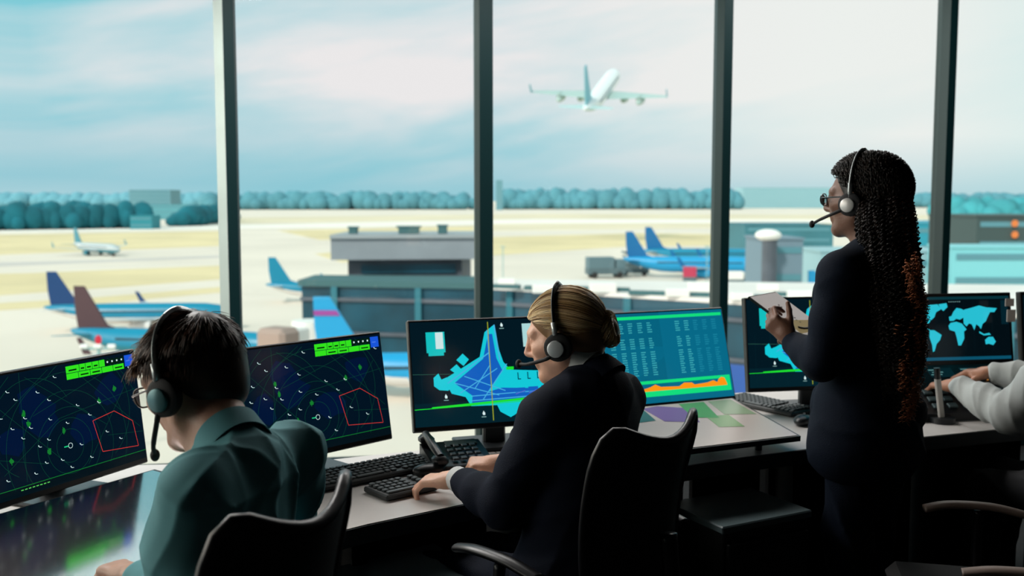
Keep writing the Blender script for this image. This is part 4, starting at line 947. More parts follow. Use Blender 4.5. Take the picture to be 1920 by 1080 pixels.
def torso_ops(s, pel, c7, shL, shR, fatten=0., female=False, k=.05):
    """pelvis centre, C7 and both shoulder joints"""
    pel, c7, shL, shR = [np.array(q, float) for q in (pel, c7, shL, shR)]
    rt = unit(shR - shL); up = unit(c7 - pel); fw = unit(np.cross(up, rt)); rt2 = unit(np.cross(fw, up)); R = np.stack([rt2, fw, up], 1)
    H = np.linalg.norm(c7 - pel); w_ = np.linalg.norm(shR - shL) / 2; P = lambda a, b, c: pel + rt2 * a + fw * b + up * c * H
    g = fatten
    s.el(P(0, .01, .02), V3(.165, .125, .13) + g, R, k); s.el(P(0, .02, .32), V3(.135 if female else .15, .105, .15) + g, R, k)
    s.el(P(0, .025, .66), V3(.145 if female else .16, .112, .16) + g, R, k); s.el(P(0, .0, .86), V3(w_ * .95, .075, .075) + g, R, k)
    if female:
        for sd in (-1, 1): s.el(P(sd * .07, .115, .66), V3(.058, .055, .058) + g, R, .04)
    for sh in (shL, shR): s.rc(c7 - up * .035, sh, .050 + g, .056 + g, .05)
    return R, P
def person_body(name, skin, label, F, c7, pel, shL, shR, arms, legs, hands, female=False, sc=1.0, vox=.0038):
    s = Sdf(vox); R, P = torso_ops(s, pel, c7, shL, shR, -.012, female)
    head_ops(s, F, female, sc)
    nb = F(0, -.022, -.045); s.rc(nb, c7 + (F.o - c7) * .05, .047 if female else .053, .048 if female else .054, .03); s.rc(F(0, .02, -.07), c7 + (pel - c7) * .10 + R[:, 1] * .045, .034, .036, .03)
    for (sh, el, wr), hd in zip(arms, hands):
        s.chain([sh, (np.array(sh) + el) / 2, el], [.048, .043, .036], .02); s.chain([el, np.array(el) * .7 + np.array(wr) * .3, wr], [.037, .036, .024], .02)
        if hd: hand_ops(s, np.array(wr) + unit(np.array(hd['d'])) * .02, **{('dirv' if k_ == 'd' else k_): v_ for k_, v_ in hd.items()})
    for (hp, kn, ank, toe) in legs:
        s.chain([hp, kn], [.075, .05], .04); s.chain([kn, (np.array(kn) * .7 + np.array(ank) * .3), ank], [.05, .048, .034], .03); s.rc(ank - V3(0, 0, .03), toe, .034, .026, .03)
    o = s.mesh(name, skin); tag(o, label, 'person'); return o
# ------------------------------------------------------------------ office chairs
chairm = mat('chair_black_mesh', (.004, .004, .005), .55, bump=.5, bscale=500); chairp = mat('chair_black_plastic', (.006, .006, .008), .35)
padm = mat('armrest_pad_brown', (.34, .25, .21), .5)
def office_chair(loc, facing, label, top=1.05, pad=None, hw=.19, arm_z=.70):
    yaw = math.atan2(facing[1], facing[0]) - pi / 2
    r = empty('office_chair', (loc[0], loc[1], 0), yaw, label, 'chair')
    MB().tube([(0, 0, .43), (0, 0, .455)], [.10, .16], 18).build('seat_plate', chairp, r)
    s = MB(); s.box((0, .01, .475), (.47, .46, .06), bev=.03); s.build('seat', chairm, r, smooth=30)
    # mesh backrest, horned top corners
    nu, nv = 17, 14; V = []; 
    def bp_(u_, v_):
        w_ = hw * (.82 + .18 * v_ ** .7) * (1 - .10 * (max(0, v_ - .85) / .15) ** 2); x = u_ * w_
        zt = top - .045 + .045 * min(1, abs(u_) ** 1.8 * 1.3) - .028 * (max(0, abs(u_) - .72) / .28) ** 2
        z = .60 + (zt - .60) * v_; y = -.235 - .03 * sin(v_ * 3.0) * -1 - .05 * v_ + .055 * u_ * u_
        return (x, y, z)
    F1 = [bp_(-1 + 2 * i / (nu - 1), j / (nv - 1)) for j in range(nv) for i in range(nu)]
    B1 = [(x, y - .012, z) for x, y, z in F1]
    n = nu * nv; fs = []
    for j in range(nv - 1):
        for i in range(nu - 1):
            a = j * nu + i; fs.append((a, a + 1, a + nu + 1, a + nu)); fs.append((n + a, n + a + nu, n + a + nu + 1, n + a + 1))
    bd = [i for i in range(nu)] + [j * nu + nu - 1 for j in range(1, nv)] + [(nv - 1) * nu + i for i in range(nu - 2, -1, -1)] + [j * nu for j in range(nv - 2, 0, -1)]
    for a, b in zip(bd, bd[1:] + bd[:1]): fs.append((a, n + a, n + b, b))
    mb = MB(); mb.add(F1 + B1, fs); bo = mb.build('backrest', chairm, r, smooth=50)
    fr = [np.array(F1[i]) - V3(0, .006, 0) for i in bd] + [np.array(F1[bd[0]]) - V3(0, .006, 0)]
    MB().tube(fr, .011, 8, cap=False).build('back_frame', chairp, bo, smooth=True)
    MB().tube(smooth_path([(0, -.10, .43), (0, -.27, .46), (0, -.30, .60), (0, -.285, .80)]), .02, 10).build('back_bracket', chairp, r, smooth=True)
    for sd in (-1, 1):
        MB().tube(smooth_path([(sd * .18, -.02, .44), (sd * .27, -.02, .46), (sd * .285, -.02, .60), (sd * .27, -.02, arm_z - .01)]), .014, 10).build('armrest_bracket', chairp, r, smooth=True)
        a = MB(); a.tube(smooth_path([(sd * .27, -.14, arm_z - .012), (sd * .272, -.05, arm_z + .004), (sd * .27, .06, arm_z + .004), (sd * .262, .13, arm_z - .010)]), [.02] * 25, 12, sq=.55, up=(0, 0, 1)); a.build('armrest', pad or chairp, r, smooth=True)
    MB().tube([(0, 0, .10), (0, 0, .43)], [.028, .022], 14).build('gas_lift', chairp, r, smooth=40)
    for k in range(5):
        an = 2 * pi * k / 5 + .3; c = V3(cos(an), sin(an), 0)
        leg = MB().tube([c * .02 + V3(0, 0, .10), c * .30 + V3(0, 0, .075)], [.028, .018], 8).build('base_leg', chairp, r, smooth=40)
        MB().tube([c * .30 + V3(-sin(an), cos(an), 0) * -.02 + V3(0, 0, .03), c * .30 + V3(-sin(an), cos(an), 0) * .02 + V3(0, 0, .03)], .03, 14).tube([c * .3 + V3(0, 0, .04), c * .3 + V3(0, 0, .08)], .008, 6).build('caster', chairp, leg, smooth=40)
    return r
office_chair((-.545, 1.59), (-.89, .45), 'black mesh office chair under the man in the teal shirt', top=1.115, hw=.165)
office_chair((.15, 2.42), (-.707, .707), 'black mesh office chair under the blonde woman in the navy jacket', top=1.058, hw=.185, arm_z=.74)
office_chair((1.27, 2.60), (-.97, .22), 'empty black office chair with brown armrest pads at the lower right', top=1.0, pad=padm, arm_z=.66)
office_chair((2.05, 3.26), (-.73, .68), 'black office chair under the white-shirted person at the right edge', top=1.0)

# ------------------------------------------------------------------ hair and collar helpers
def march(F, d, flow, L_, l0, l1, K=7, rad=(.078, .099, .088), c=(0, -.018, .035)):
    d = unit(d); out = []
    for k in range(K):
        lift = 1 + (l0 + (l1 - l0) * k / (K - 1)) / .085; p = V3(*c) + d * np.array(rad) * lift; out.append(F(*p))
        f = flow(d); f = f - d * (f @ d); d = unit(d + unit(f) * L_ / (K - 1) / .09)
    return out
def hairline(d): return d[2] > np.interp(d[1], [-1, -.6, -.25, .15, .5, 1], [-.78, -.72, -.25, .05, .42, .52])
def scalp(F, n, rng, fn=hairline):
    out = []
    while len(out) < n:
        d = unit(rng.normal(size=3))
        if fn(d): out.append(d)
    return out
def cap(F, m, parent, grow=.006, name='hair', extra=None, vox=.004, fz=0.0):
    s = Sdf(vox); s.el(F(0, -.021 - grow * .8, .036), V3(.075 + grow, .096 + grow, .084 + grow), F.R, .01); s.el(F(0, -.060, -.03), V3(.052 + grow, .045 + grow, .055), F.R, .03)
    s.rc(F(-.072, -.01, .03), F(-.070, .012, -.005), .012, .008, .01); s.rc(F(.072, -.01, .03), F(.070, .012, -.005), .012, .008, .01)
    if extra: extra(s)
    s.el(F(0, .108, -.030 + fz), V3(.115, .098, .090), F.R, .02, True)
    s.el(F(0, .035, -.105), V3(.14, .075, .062), F.R, .02, True)
    return s.mesh(name, m, parent)
def collar(c, ax, fw, a, b, h, drop, spread, m, parent, name='collar', gap=.35, th=.003):
    up = unit(ax); f = unit(np.array(fw) - up * (np.array(fw) @ up)); r = np.cross(f, up); c = np.array(c, float)
    N = 40; rows = []
    for i in range(N + 1):
        t_ = gap + (2 * pi - 2 * gap) * i / N          # from front opening all round
        dr = r * sin(t_) * a + f * cos(t_) * b; n_ = unit(dr); fr = .5 + .5 * cos(t_)
        hh = h * (1 - .35 * fr); dd = drop * (1 + .5 * fr)
        rows.append([c + dr, c + dr * .96 + up * hh, c + dr * .97 + n_ * .005 + up * (hh + .004), c + dr + n_ * spread * .55 + up * (hh * .55), c + dr + n_ * (spread) + up * (hh - dd), c + dr + n_ * (spread - th) + up * (hh - dd + .002), c + dr + n_ * .003 + up * (hh * .7)])
    k = 7; vs = [p for rw_ in rows for p in rw_]; fs = [(i * k + j, i * k + (j + 1) % k, (i + 1) * k + (j + 1) % k, (i + 1) * k + j) for i in range(N) for j in range(k)]
    fs += [tuple(range(k))[::-1], tuple(N * k + j for j in range(k))]
    mb = MB(); mb.add(vs, fs); return mb.build(name, m, parent, smooth=45)
silver = mat('headset_silver', (.62, .66, .66), .3, .5); cupm = mat('headset_pad', (.006, .007, .009), .7)
def headset(F, label, grow=.0, disc=(.42, .55, .55), boom=((-.100, .012, -.034), (-.098, .045, -.060), (-.070, .092, -.074), (-.050, .106, -.074)), band=None):
    o = F(0, 0, .13); r = empty('headset', o, 0, label, 'headset'); P = lambda *a: F(*a) - o
    g = grow; Q = [(sd * (.088 + g * .7) * cos(q), -.012 - .010 * sin(q), .020 + (.108 + g) * sin(q)) for sd, q in [(-1, -.15), (-1, .15), (-1, .45), (-1, .75), (-1, 1.05), (-1, 1.35)]] + [(0, -.024, .129 + g)]
    Q += [(-x, y, z) for x, y, z in Q[:-1][::-1]]
    MB().tube([P(*q) for q in smooth_path(Q, 5)], .0085, 8, sq=.45, up=F.R[:, 1]).build('headband', band or silver, r, smooth=True)
    MB().tube([P(x, y, z - .0065) for x, y, z in smooth_path(Q[3:-3], 5)], .010, 8, sq=.45, up=F.R[:, 1]).build('headband_cushion', cupm, r, smooth=True)
    dm = mat('headset_disc_%d' % int(disc[0] * 100), disc, .3, .3)
    for sd in (-1, 1):
        x0 = sd * (.083 + g * .3)
        cu = MB().tube([P(x0 - sd * .004, -.010, -.020), P(x0 + sd * .004, -.010, -.020), P(x0 + sd * .016, -.010, -.020), P(x0 + sd * .020, -.010, -.020)], [.033, .037, .036, .030], 24).build('ear_cup', cupm, r, smooth=50)
        MB().tube([P(x0 + sd * .018, -.006, -.022), P(x0 + sd * .026, -.006, -.022), P(x0 + sd * .028, -.006, -.022)], [.0225, .0215, .017], 24).build('cup_plate', dm, cu, smooth=50)
        MB().tube([P(x0 + sd * .014, -.012, .012), P(x0 + sd * .010, -.014, .045)], .007, 8).build('yoke', silver, cu, smooth=True)
    MB().tube([P(*q) for q in smooth_path(boom)], [.0055] * 8 + [.005] * 8 + [.0045] * (len(smooth_path(boom)) - 16), 8).build('microphone_boom', cupm, r, smooth=True)
    MB().ell(P(*boom[-1]), (.009, .009, .012)).build('microphone', cupm, r, smooth=True)
    return r
def glasses(F, label, m):
    o = F(0, .10, .006); r = empty('glasses', o, 0, label, 'glasses'); P = lambda *a: F(*a) - o
    fr = MB()
    for sd in (-1, 1):
        pts = [(sd * .032 + .025 * (abs(cos(t_)) ** .7) * (1 if cos(t_) > 0 else -1), .103 - .006 * abs(sd * .032 + .025 * cos(t_)) / .05, .002 + .019 * (abs(sin(t_)) ** .7) * (1 if sin(t_) > 0 else -1)) for t_ in np.linspace(0, 2 * pi, 29)]
        fr.tube([P(*p) for p in pts], .0019, 6, cap=False)
    fr.tube([P(-.008, .104, .006), P(0, .106, .008), P(.008, .104, .006)], .0018, 6); fr.build('frame', m, r, smooth=True)
    for sd in (-1, 1):
        MB().tube([P(*q) for q in smooth_path([(sd * .057, .098, .008), (sd * .068, .085, .008), (sd * .079, .03, .006), (sd * .081, -.012, .004), (sd * .079, -.025, -.012)])], .002, 6).build('temple', m, r, smooth=True)
        mb = MB(); mb.slab([P(sd * .032 + .023 * cos(t_), .1035, .002 + .017 * sin(t_)) for t_ in np.linspace(0, 2 * pi, 21)[:-1]], F.R[:, 1] * .001); mb.build('lens', gm, r)
    return r
def neckfit(F, c7, q=.30):
    nb = F(0, -.022, -.045); ax = nb - c7; return c7 + ax * q, unit(ax)
def neck_cloth(s, F, c7, r_=.060):
    c, ax = neckfit(F, c7, 0); s.rc(c - ax * .03, c + ax * .012, r_ + .012, r_, .03)
def frame_at(px, py, Yd, A, pitch, roll=0):
    sk = at(px, py, Yd); A = RAD(A); th = RAD(pitch); f = V3(-cos(th) * sin(A), cos(th) * cos(A), -sin(th)); F = Fr((0, 0, 0), f, (-sin(th) * sin(A), sin(th) * cos(A), cos(th)))
    F.o = sk - F.R @ V3(0, -.018, .035); return F
def cloth_legs(name, m, parent, legs, pel, up, g=.016, vox=.009, waist=None):
    s = Sdf(vox); s.el(np.array(pel) + V3(0, 0, -.01), V3(.175, .15, .12), None, .05)
    for (hp, kn, ank, toe) in legs: s.chain([hp, kn], [.085 + g * .4, .062 + g * .3], .05); s.chain([kn, ank + V3(0, 0, .03)], [.062 + g * .3, .05], .03)
    return s.mesh(name, m, parent, disp=folds(.006, 30))
def shoes(m, parent, legs):
    for (hp, kn, ank, toe) in legs:
        s = Sdf(.005); d = unit((toe - ank) * V3(1, 1, 0)); a0 = V3(ank[0], ank[1], .035); s.chain([a0 - d * .03, a0 + d * .06, a0 + d * .17 - V3(0, 0, .008)], [.034, .037, .028], .03); s.rc(a0, a0 + V3(0, 0, .05), .036, .036, .02)
        s.mesh('shoe', m, parent, cut=[((0, 0, .004), (0, 0, -1))])
def seat_legs(pel, fw, spread=.10, knee=.43, kz=.53):
    fw = unit(V3(fw[0], fw[1], 0)); rt = np.cross(fw, V3(0, 0, 1)); out = []
    for sd in (-1, 1):
        hp = np.array(pel) + rt * sd * .085 + V3(0, 0, -.01); kn = hp * V3(1, 1, 0) + fw * knee + rt * sd * (spread - .085) * 1.2 + V3(0, 0, kz); ank = kn * V3(1, 1, 0) + fw * .02 + V3(0, 0, .09); out.append((hp, kn, ank, ank * V3(1, 1, 0) + fw * .16 + V3(0, 0, .035)))
    return out
def torso_cloth(s, pel, c7, shL, shR, g, female, hem=None, k=.05):
    R, P = torso_ops(s, pel, c7, shL, shR, g, female, k)
    if hem: s.el(P(0, 0, -.10), V3(.185, .150, .15), R, .06)
    return R, P
def sleeve(s, sh, el, wr, r=(.066, .058, .050, .046, .040), end=0.0):
    sh, el, wr = [np.array(q, float) for q in (sh, el, wr)]; w2 = wr + (el - wr) * end
    s.chain([sh, (sh + el) / 2, el], r[:3], .03); s.chain([el, (el + w2) / 2, w2], r[2:], .03)
def cuff(wr, el, m, parent, r0=.036, L_=.055, name='cuff', off=.0):
    wr = np.array(wr, float); d = unit(wr - np.array(el)); a = wr - d * (L_ * .5) + d * off; b = wr + d * (L_ * .5) + d * off
    MB().tube([a, a + (b - a) * .5, b - d * .003, b, b - d * .004], [r0 * 1.02, r0 * 1.04, r0, r0 - .002, r0 - .006], 22).build(name, m, parent, smooth=50)

# ================================================================== the man in the teal shirt
skA = skinmat('skin_warm', (.56, .30, .20)); skB = skinmat('skin_fair', (.82, .47, .33)); skC = skinmat('skin_brown', (.20, .095, .06)); skD = skinmat('skin_tan', (.50, .24, .15))
def navy_cloth(): return mat('navy_wool', (.0035, .007, .018), .8, bump=.3, bscale=400, spec=.15)
FM = frame_at(362, 676, 1.93, 66, 22)
c7 = V3(-.505, 1.82, 1.088); shL = V3(-.530, 1.69, 1.045); shR = V3(-.430, 1.98, 1.045); pel = V3(-.50, 1.67, .60); fwp = (-.78, .62)
armL = (shL, V3(-.550, 1.750, .80), V3(-.735, 1.925, .812)); armR = (shR, V3(-.48, 2.12, .86), V3(-.62, 2.26, .825)); legs = seat_legs(pel, fwp)
man = person_body('person', skA, 'man with short dark hair in a teal shirt and headset, leaning over the left desk', FM, c7, pel, shL, shR, [armL, armR], legs,
    [dict(d=(-.72, .66, -.06), dors=(0, 0, 1), side=-1, curl=(.55, .65, .75, .8), thumb=.6), dict(d=(-.9, .35, -.1), dors=(0, 0, 1), side=1, curl=(.4, .5, .5, .5))])
shirt = mat('shirt_teal_cotton', (.12, .35, .385), .75, bump=.15, bscale=600, spec=.2)
s = Sdf(.0045); R, P = torso_cloth(s, pel, c7, shL, shR, -.002, False)
sleeve(s, *armL, r=(.060, .058, .055, .050, .040), end=.08); sleeve(s, *armR, r=(.060, .058, .052, .048, .040), end=.08)
neck_cloth(s, FM, c7, .057); o = s.mesh('shirt', shirt, man, disp=folds(.0062, 24, (1, 1, .35), 2))
cc_, ax = neckfit(FM, c7, .06); collar(cc_, ax, (-.8, .6, -.2), .060, .062, .040, .046, .010, shirt, man, gap=.3)
trous = mat('trousers_charcoal', (.010, .011, .014), .85); shoe_m = mat('shoe_black', (.01, .01, .01), .35)
cloth_legs('trousers', trous, man, legs, pel, None); shoes(shoe_m, man, legs)
hairD = mat('hair_dark_brown', (.028, .013, .008), .42); hairD2 = mat('hair_brown', (.11, .045, .022), .40); hairD3 = mat('hair_light_brown', (.34, .19, .09), .45)
hd = cap(FM, hairD, man, .007)
rng = np.random.RandomState(5); crown = unit([0.05, -.42, .90])
def flow_m(d): return (d - crown) + V3(0, .25 * (d[2] > .3), -.15)
paths = []; mi = []
for d in scalp(FM, 5200, rng):
    top = d[2] > .35; front = d[1] > .45
    L_ = rng.uniform(.035, .06) if top else rng.uniform(.015, .03); p = march(FM, d + rng.normal(size=3) * .02, flow_m, L_, .002, rng.uniform(.008, .016) if top else rng.uniform(.007, .010))
    p = np.array(p); p[1:] += rng.normal(size=3) * .0018
    if front and top: p[3:] += FM.d(0, .004, .006) * np.linspace(.3, 2.6, len(p) - 3)[:, None]
    paths.append(p); mi.append(2 if (front and rng.rand() < .75) else (1 if rng.rand() < .45 else 0))
for k in range(420):                       # tousled fringe over the forehead
    x0 = rng.uniform(-.060, .055); p0 = V3(x0, .066 - abs(x0) * .35, .088 - abs(x0) * .45); L_ = rng.uniform(.03, .055); sx = rng.normal() * .3 - .25
    paths.append([FM(*(p0 + V3(sx * L_ * q, L_ * .75 * q + rng.normal() * .0006, L_ * (.35 * q - .95 * q * q) + rng.normal() * .0006))) for q in np.linspace(0, 1, 7)]); mi.append(rng.choice([1, 2, 2]))
strands('hair_strands', paths, .0009, [hairD, hairD2, hairD3], hd, mi=mi)
headset(FM, 'silver and black headset worn by the man in the teal shirt', .008, disc=(.10, .24, .26), boom=((-.100, .004, -.036), (-.100, .020, -.058), (-.094, .052, -.095), (-.075, .075, -.112)))
glasses(FM, 'thin dark rimmed glasses worn by the man in the teal shirt', mat('glasses_dark', (.02, .015, .015), .3))

# ================================================================== the blonde woman
FB = frame_at(1060, 603, 2.65, 72, 15)
c7 = V3(.215, 2.60, 1.075); shL = V3(.085, 2.47, 1.00); shR = V3(.285, 2.71, 1.01); pel = V3(.16, 2.43, .60); fwp = (-.707, .707)
armL = (shL, V3(-.02, 2.44, .80), V3(-.145, 2.645, .805)); armR = (shR, V3(.15, 2.86, .83), V3(-.02, 2.875, .790)); legs = seat_legs(pel, fwp)
bl = person_body('person', skB, 'blonde woman with a low bun in a navy jacket and headset, seated at the centre', FB, c7, pel, shL, shR, [armL, armR], legs,
    [dict(d=(-.87, .45, -.16), dors=(.05, -.15, 1), side=-1, curl=(.55, .6, .65, .7), thumb=.5, sc=.98), dict(d=(-1, -.12, -.02), dors=(0, -.25, 1), side=1, curl=(1.1, 1.2, 1.25, 1.3), thumb=.9, sc=.95)], True, .95)
navy_ = navy_cloth(); whitec = mat('blouse_white', (.62, .64, .63), .7, bump=.1, bscale=500)
s = Sdf(.005); R, P = torso_cloth(s, pel, c7, shL, shR, .014, True, hem=True); sleeve(s, *armL, r=(.068, .060, .054, .050, .044), end=.22); sleeve(s, *armR, r=(.068, .060, .054, .048, .042), end=.12)
neck_cloth(s, FB, c7, .060); s.mesh('jacket', navy_, bl, disp=folds(.004, 22, None, 4))
cc_, ax = neckfit(FB, c7, .18)
collar(cc_ + ax * .012, ax, (-.9, .4, 0), .054, .056, .056, .032, .010, whitec, bl, 'blouse_collar', gap=.5)
collar(cc_ - ax * .015, ax, (-.9, .4, 0), .064, .067, .034, .046, .022, navy_, bl, 'jacket_collar', gap=.7)
cuff(armL[2], armL[1], whitec, bl, .034, .075, 'shirt_cuff', -.030); cuff(armR[2], armR[1], whitec, bl, .032, .03, 'shirt_cuff', -.012)
cloth_legs('trousers', navy_, bl, legs, pel, None); shoes(shoe_m, bl, legs)
h1 = mat('hair_blonde_mid', (.62, .40, .17), .38); h2 = mat('hair_blonde_light', (.98, .78, .46), .35); h3 = mat('hair_blonde_dark', (.24, .13, .055), .42)
bun_c = V3(.012, -.118, -.010)
def ex(s): s.el(FB(*bun_c), V3(.036, .032, .038), FB.R, .012)
hb = cap(FB, h3, bl, .006, extra=ex)
rng = np.random.RandomState(6); bd_ = unit((bun_c - V3(0, -.018, .035)) / V3(.078, .099, .088))
paths = []; mi = []
def hl_b(d): return d[2] > np.interp(d[1], [-1, -.6, -.25, .15, .5, 1], [-.75, -.70, -.38, -.16, .12, .40])
for d in scalp(FB, 4200, rng, hl_b):
    an = math.acos(np.clip(d @ bd_, -1, 1)); L_ = max(.02, (an - .22)) * .09 * rng.uniform(.85, 1)
    g_ = rng.uniform(.004, .011); p = march(FB, d, lambda q: (bd_ - q) + V3(0, 0, .28 * max(0, q[1] + .2)), L_, .003, g_, 14)
    p = np.array(p) + rng.normal(size=3) * .0008; paths.append(p)
    band_ = sin(math.atan2(d[0], d[2]) * 19 + 2 * d[1]) + rng.normal() * .6
    mi.append(1 if (band_ > .1 and (d[1] > -.1 or rng.rand() < .45)) else (0 if rng.rand() < .6 else 2))
strands('hair_strands', paths, .0011, [h1, h2, h3], hb, mi=mi, taper=False)
paths = []; mi = []
for k in range(700):                       # coiled bun
    a0 = rng.uniform(0, 2 * pi); rr_ = .016 + .018 * rng.rand(); tt_ = np.linspace(0, rng.uniform(1.6, 3.6), 16); ph = rng.uniform(0, 2 * pi); tw = rng.uniform(-.4, .4)
    q = np.stack([bun_c[0] + (rr_ + .012 * np.cos(ph + tt_ * 2)) * np.cos(a0 + tt_) * .95, bun_c[1] - .004 + .022 * np.sin(ph + tt_ * 2) + 0 * tt_, bun_c[2] + (rr_ + .012 * np.cos(ph + tt_ * 2)) * np.sin(a0 + tt_) * 1.1], 1)
    paths.append([FB(*v_) for v_ in q]); mi.append(rng.choice([0, 0, 1, 2]))
bo = strands('hair_bun', paths, .0012, [h1, h2, h3], hb, mi=mi, taper=False)
paths = [[FB(*(V3(.0 + x, -.09, -.07) + V3(rng.normal() * .004, -.006 * t_ + rng.normal() * .001, -.05 * t_))) for t_ in np.linspace(0, 1, 8)] for x in rng.uniform(-.02, .03, 60)]
strands('nape_wisps', paths, .0008, h2, hb)
headset(FB, 'black headset with silver disc worn by the blonde woman', .007, disc=(.62, .66, .68), boom=((-.100, .006, -.034), (-.100, .030, -.042), (-.080, .085, -.046), (-.055, .118, -.042)), band=mat('headset_band_black', (.02, .03, .035), .25))

# ================================================================== the standing woman
FW = frame_at(1620, 350, 3.2, 50, 4)
c7 = V3(1.155, 3.13, 1.415); shL = V3(.975, 2.99, 1.325); shR = V3(1.20, 3.26, 1.325); pel = V3(1.105, 3.10, .91); fw = unit(V3(-.75, .66, 0)); rt = np.cross(fw, V3(0, 0, 1))
armL = (shL, V3(.925, 3.00, 1.06), V3(.880, 3.14, 1.098)); armR = (shR, V3(1.25, 3.29, 1.05), V3(1.06, 3.39, 1.05))
legs = []
for sd in (-1, 1):
    hp = pel + rt * sd * .085 - V3(0, 0, .03); kn = hp * V3(1, 1, 0) + fw * .015 + V3(0, 0, .50); ank = hp * V3(1, 1, 0) - fw * .01 + V3(0, 0, .09); legs.append((hp, kn, ank, ank * V3(1, 1, 0) + fw * .15 + V3(0, 0, .03)))
hw_ = dict(d=(-.45, .22, .48), dors=(-.2, -.85, -.45), side=-1, curl=(.95, 1.0, 1.05, 1.1), thumb=.2, sc=.92, spread=.03)
wo = person_body('person', skC, 'standing woman with long curly dark hair in a navy suit, holding a tablet', FW, c7, pel, shL, shR, [armL, armR], legs, [hw_, dict(d=(-.9, .2, .1), dors=(.1, .9, -.3), side=1, curl=(.4, .5, .5, .5))], True, .97, vox=.0042)
navy2 = mat('navy_suit', (.003, .0075, .018), .8, bump=.3, bscale=400, spec=.15)
s = Sdf(.006); R, P = torso_cloth(s, pel, c7, shL, shR, .014, True, hem=True); sleeve(s, *armL, r=(.066, .060, .053, .048, .041), end=.05); sleeve(s, *armR, r=(.066, .060, .053, .048, .041), end=.05); s.el(P(0, 0, -.28), V3(.19, .15, .12), R, .08)
neck_cloth(s, FW, c7, .060); s.mesh('jacket', navy2, wo, disp=folds(.004, 20, None, 9))
cc_, ax = neckfit(FW, c7, .12); collar(cc_, ax, (-.75, .6, 0), .058, .062, .036, .046, .022, navy2, wo, 'jacket_collar', gap=.7)
cloth_legs('trousers', navy2, wo, legs, pel, None, g=.03); shoes(shoe_m, wo, legs)
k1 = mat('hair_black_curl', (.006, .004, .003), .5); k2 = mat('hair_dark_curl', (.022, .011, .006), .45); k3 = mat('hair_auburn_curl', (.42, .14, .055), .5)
def exw(s):
    s.el(FW(0.012, -.060, .030), V3(.086, .084, .082), FW.R, .03); s.el(FW(0.01, -.080, -.02), V3(.074, .058, .080), FW.R, .03)
    q = [at(1658, 400, 3.12), at(1664, 470, 3.0), at(1680, 550, 2.945), at(1688, 625, 2.93), at(1686, 690, 2.94)]; s.chain(q, [.040, .046, .050, .042, .026], .02)
hw = cap(FW, k1, wo, .007, extra=exw, vox=.0045, fz=.022)
rng = np.random.RandomState(8)
def helix(P_, r_, pitch, ph, n_per=7):
    P_ = np.array(P_); T_ = np.gradient(P_, axis=0); T_ /= np.linalg.norm(T_, axis=1)[:, None]; a = unit(np.cross(T_[0], [.3, .5, .8])); b = np.cross(T_, a); L_ = np.concatenate([[0], np.cumsum(np.linalg.norm(np.diff(P_, axis=0), axis=1))])
    th = ph + 2 * pi * L_ / pitch; return P_ + r_ * (np.cos(th)[:, None] * a + np.sin(th)[:, None] * b)
def resamp(P_, n):
    P_ = np.array(P_); L_ = np.concatenate([[0], np.cumsum(np.linalg.norm(np.diff(P_, axis=0), axis=1))]); t_ = np.linspace(0, L_[-1], n); return np.stack([np.interp(t_, L_, P_[:, i]) for i in range(3)], 1)
paths = []; mi = []
for d in scalp(FW, 1900, rng, lambda d: d[2] > np.interp(d[1], [-1, -.3, .15, .5, 1], [-.9, -.5, -.12, .30, .60])):
    ext = .014 + .030 * max(0, -d[1]) + .004 * max(0, d[2]); p = march(FW, d, lambda q: V3(0, -.8, -.3) - q * .2, .065, ext - .006, ext + .004, 12); q = helix(resamp(p, 30), rng.uniform(.004, .0085), rng.uniform(.013, .021), rng.uniform(0, 6))
    paths.append(q); mi.append(1 if rng.rand() < .35 else 0)
strands('hair_curls_crown', paths, .0016, [k1, k2], hw, mi=mi)
paths = []; mi = []
for k in range(420):                       # long hanging ringlets
    a = rng.uniform(0, 2 * pi); q_ = rng.uniform(.6, 1) ** .5
    c_ = [(1658, 375, 3.14, .078), (1662, 425, 3.06, .084), (1670, 490, 2.98, .080), (1680, 560, 2.945, .074), (1688, 620, 2.93, .068), (1690, 680, 2.93, .056), (1688, 740, 2.93, .042), (1686, 790, 2.93, .03)]
    end = rng.choice([5, 6, 6, 7, 8], p=[.2, .3, .25, .15, .1]); pp = []
    for (x, y, Yd, r_) in c_[:end]:
        p = at(x, y, Yd); pp.append(p + V3(cos(a) * r_ * q_, sin(a) * r_ * q_ * .8, 0) + rng.normal(size=3) * .005)
    sp_ = smooth_path(pp, 6); q = helix(resamp(sp_, 150), rng.uniform(.005, .009), rng.uniform(.014, .022), rng.uniform(0, 6))
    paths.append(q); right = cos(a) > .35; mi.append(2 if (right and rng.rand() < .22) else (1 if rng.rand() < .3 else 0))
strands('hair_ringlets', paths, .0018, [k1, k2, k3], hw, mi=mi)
paths = []
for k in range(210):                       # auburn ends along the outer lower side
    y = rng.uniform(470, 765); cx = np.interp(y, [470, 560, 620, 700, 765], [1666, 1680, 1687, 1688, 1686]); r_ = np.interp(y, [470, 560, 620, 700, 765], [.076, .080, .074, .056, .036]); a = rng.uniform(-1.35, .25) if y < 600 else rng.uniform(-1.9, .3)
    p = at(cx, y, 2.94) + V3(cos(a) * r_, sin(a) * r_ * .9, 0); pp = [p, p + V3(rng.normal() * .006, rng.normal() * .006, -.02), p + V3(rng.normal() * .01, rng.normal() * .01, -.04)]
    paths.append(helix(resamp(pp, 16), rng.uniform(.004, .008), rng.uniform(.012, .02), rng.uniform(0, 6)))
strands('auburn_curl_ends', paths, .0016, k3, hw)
headset(FW, 'black headset with pale round disc worn by the standing woman', .020, disc=(.75, .74, .72), boom=((-.104, .010, -.034), (-.104, .045, -.046), (-.088, .095, -.062), (-.075, .125, -.074)))
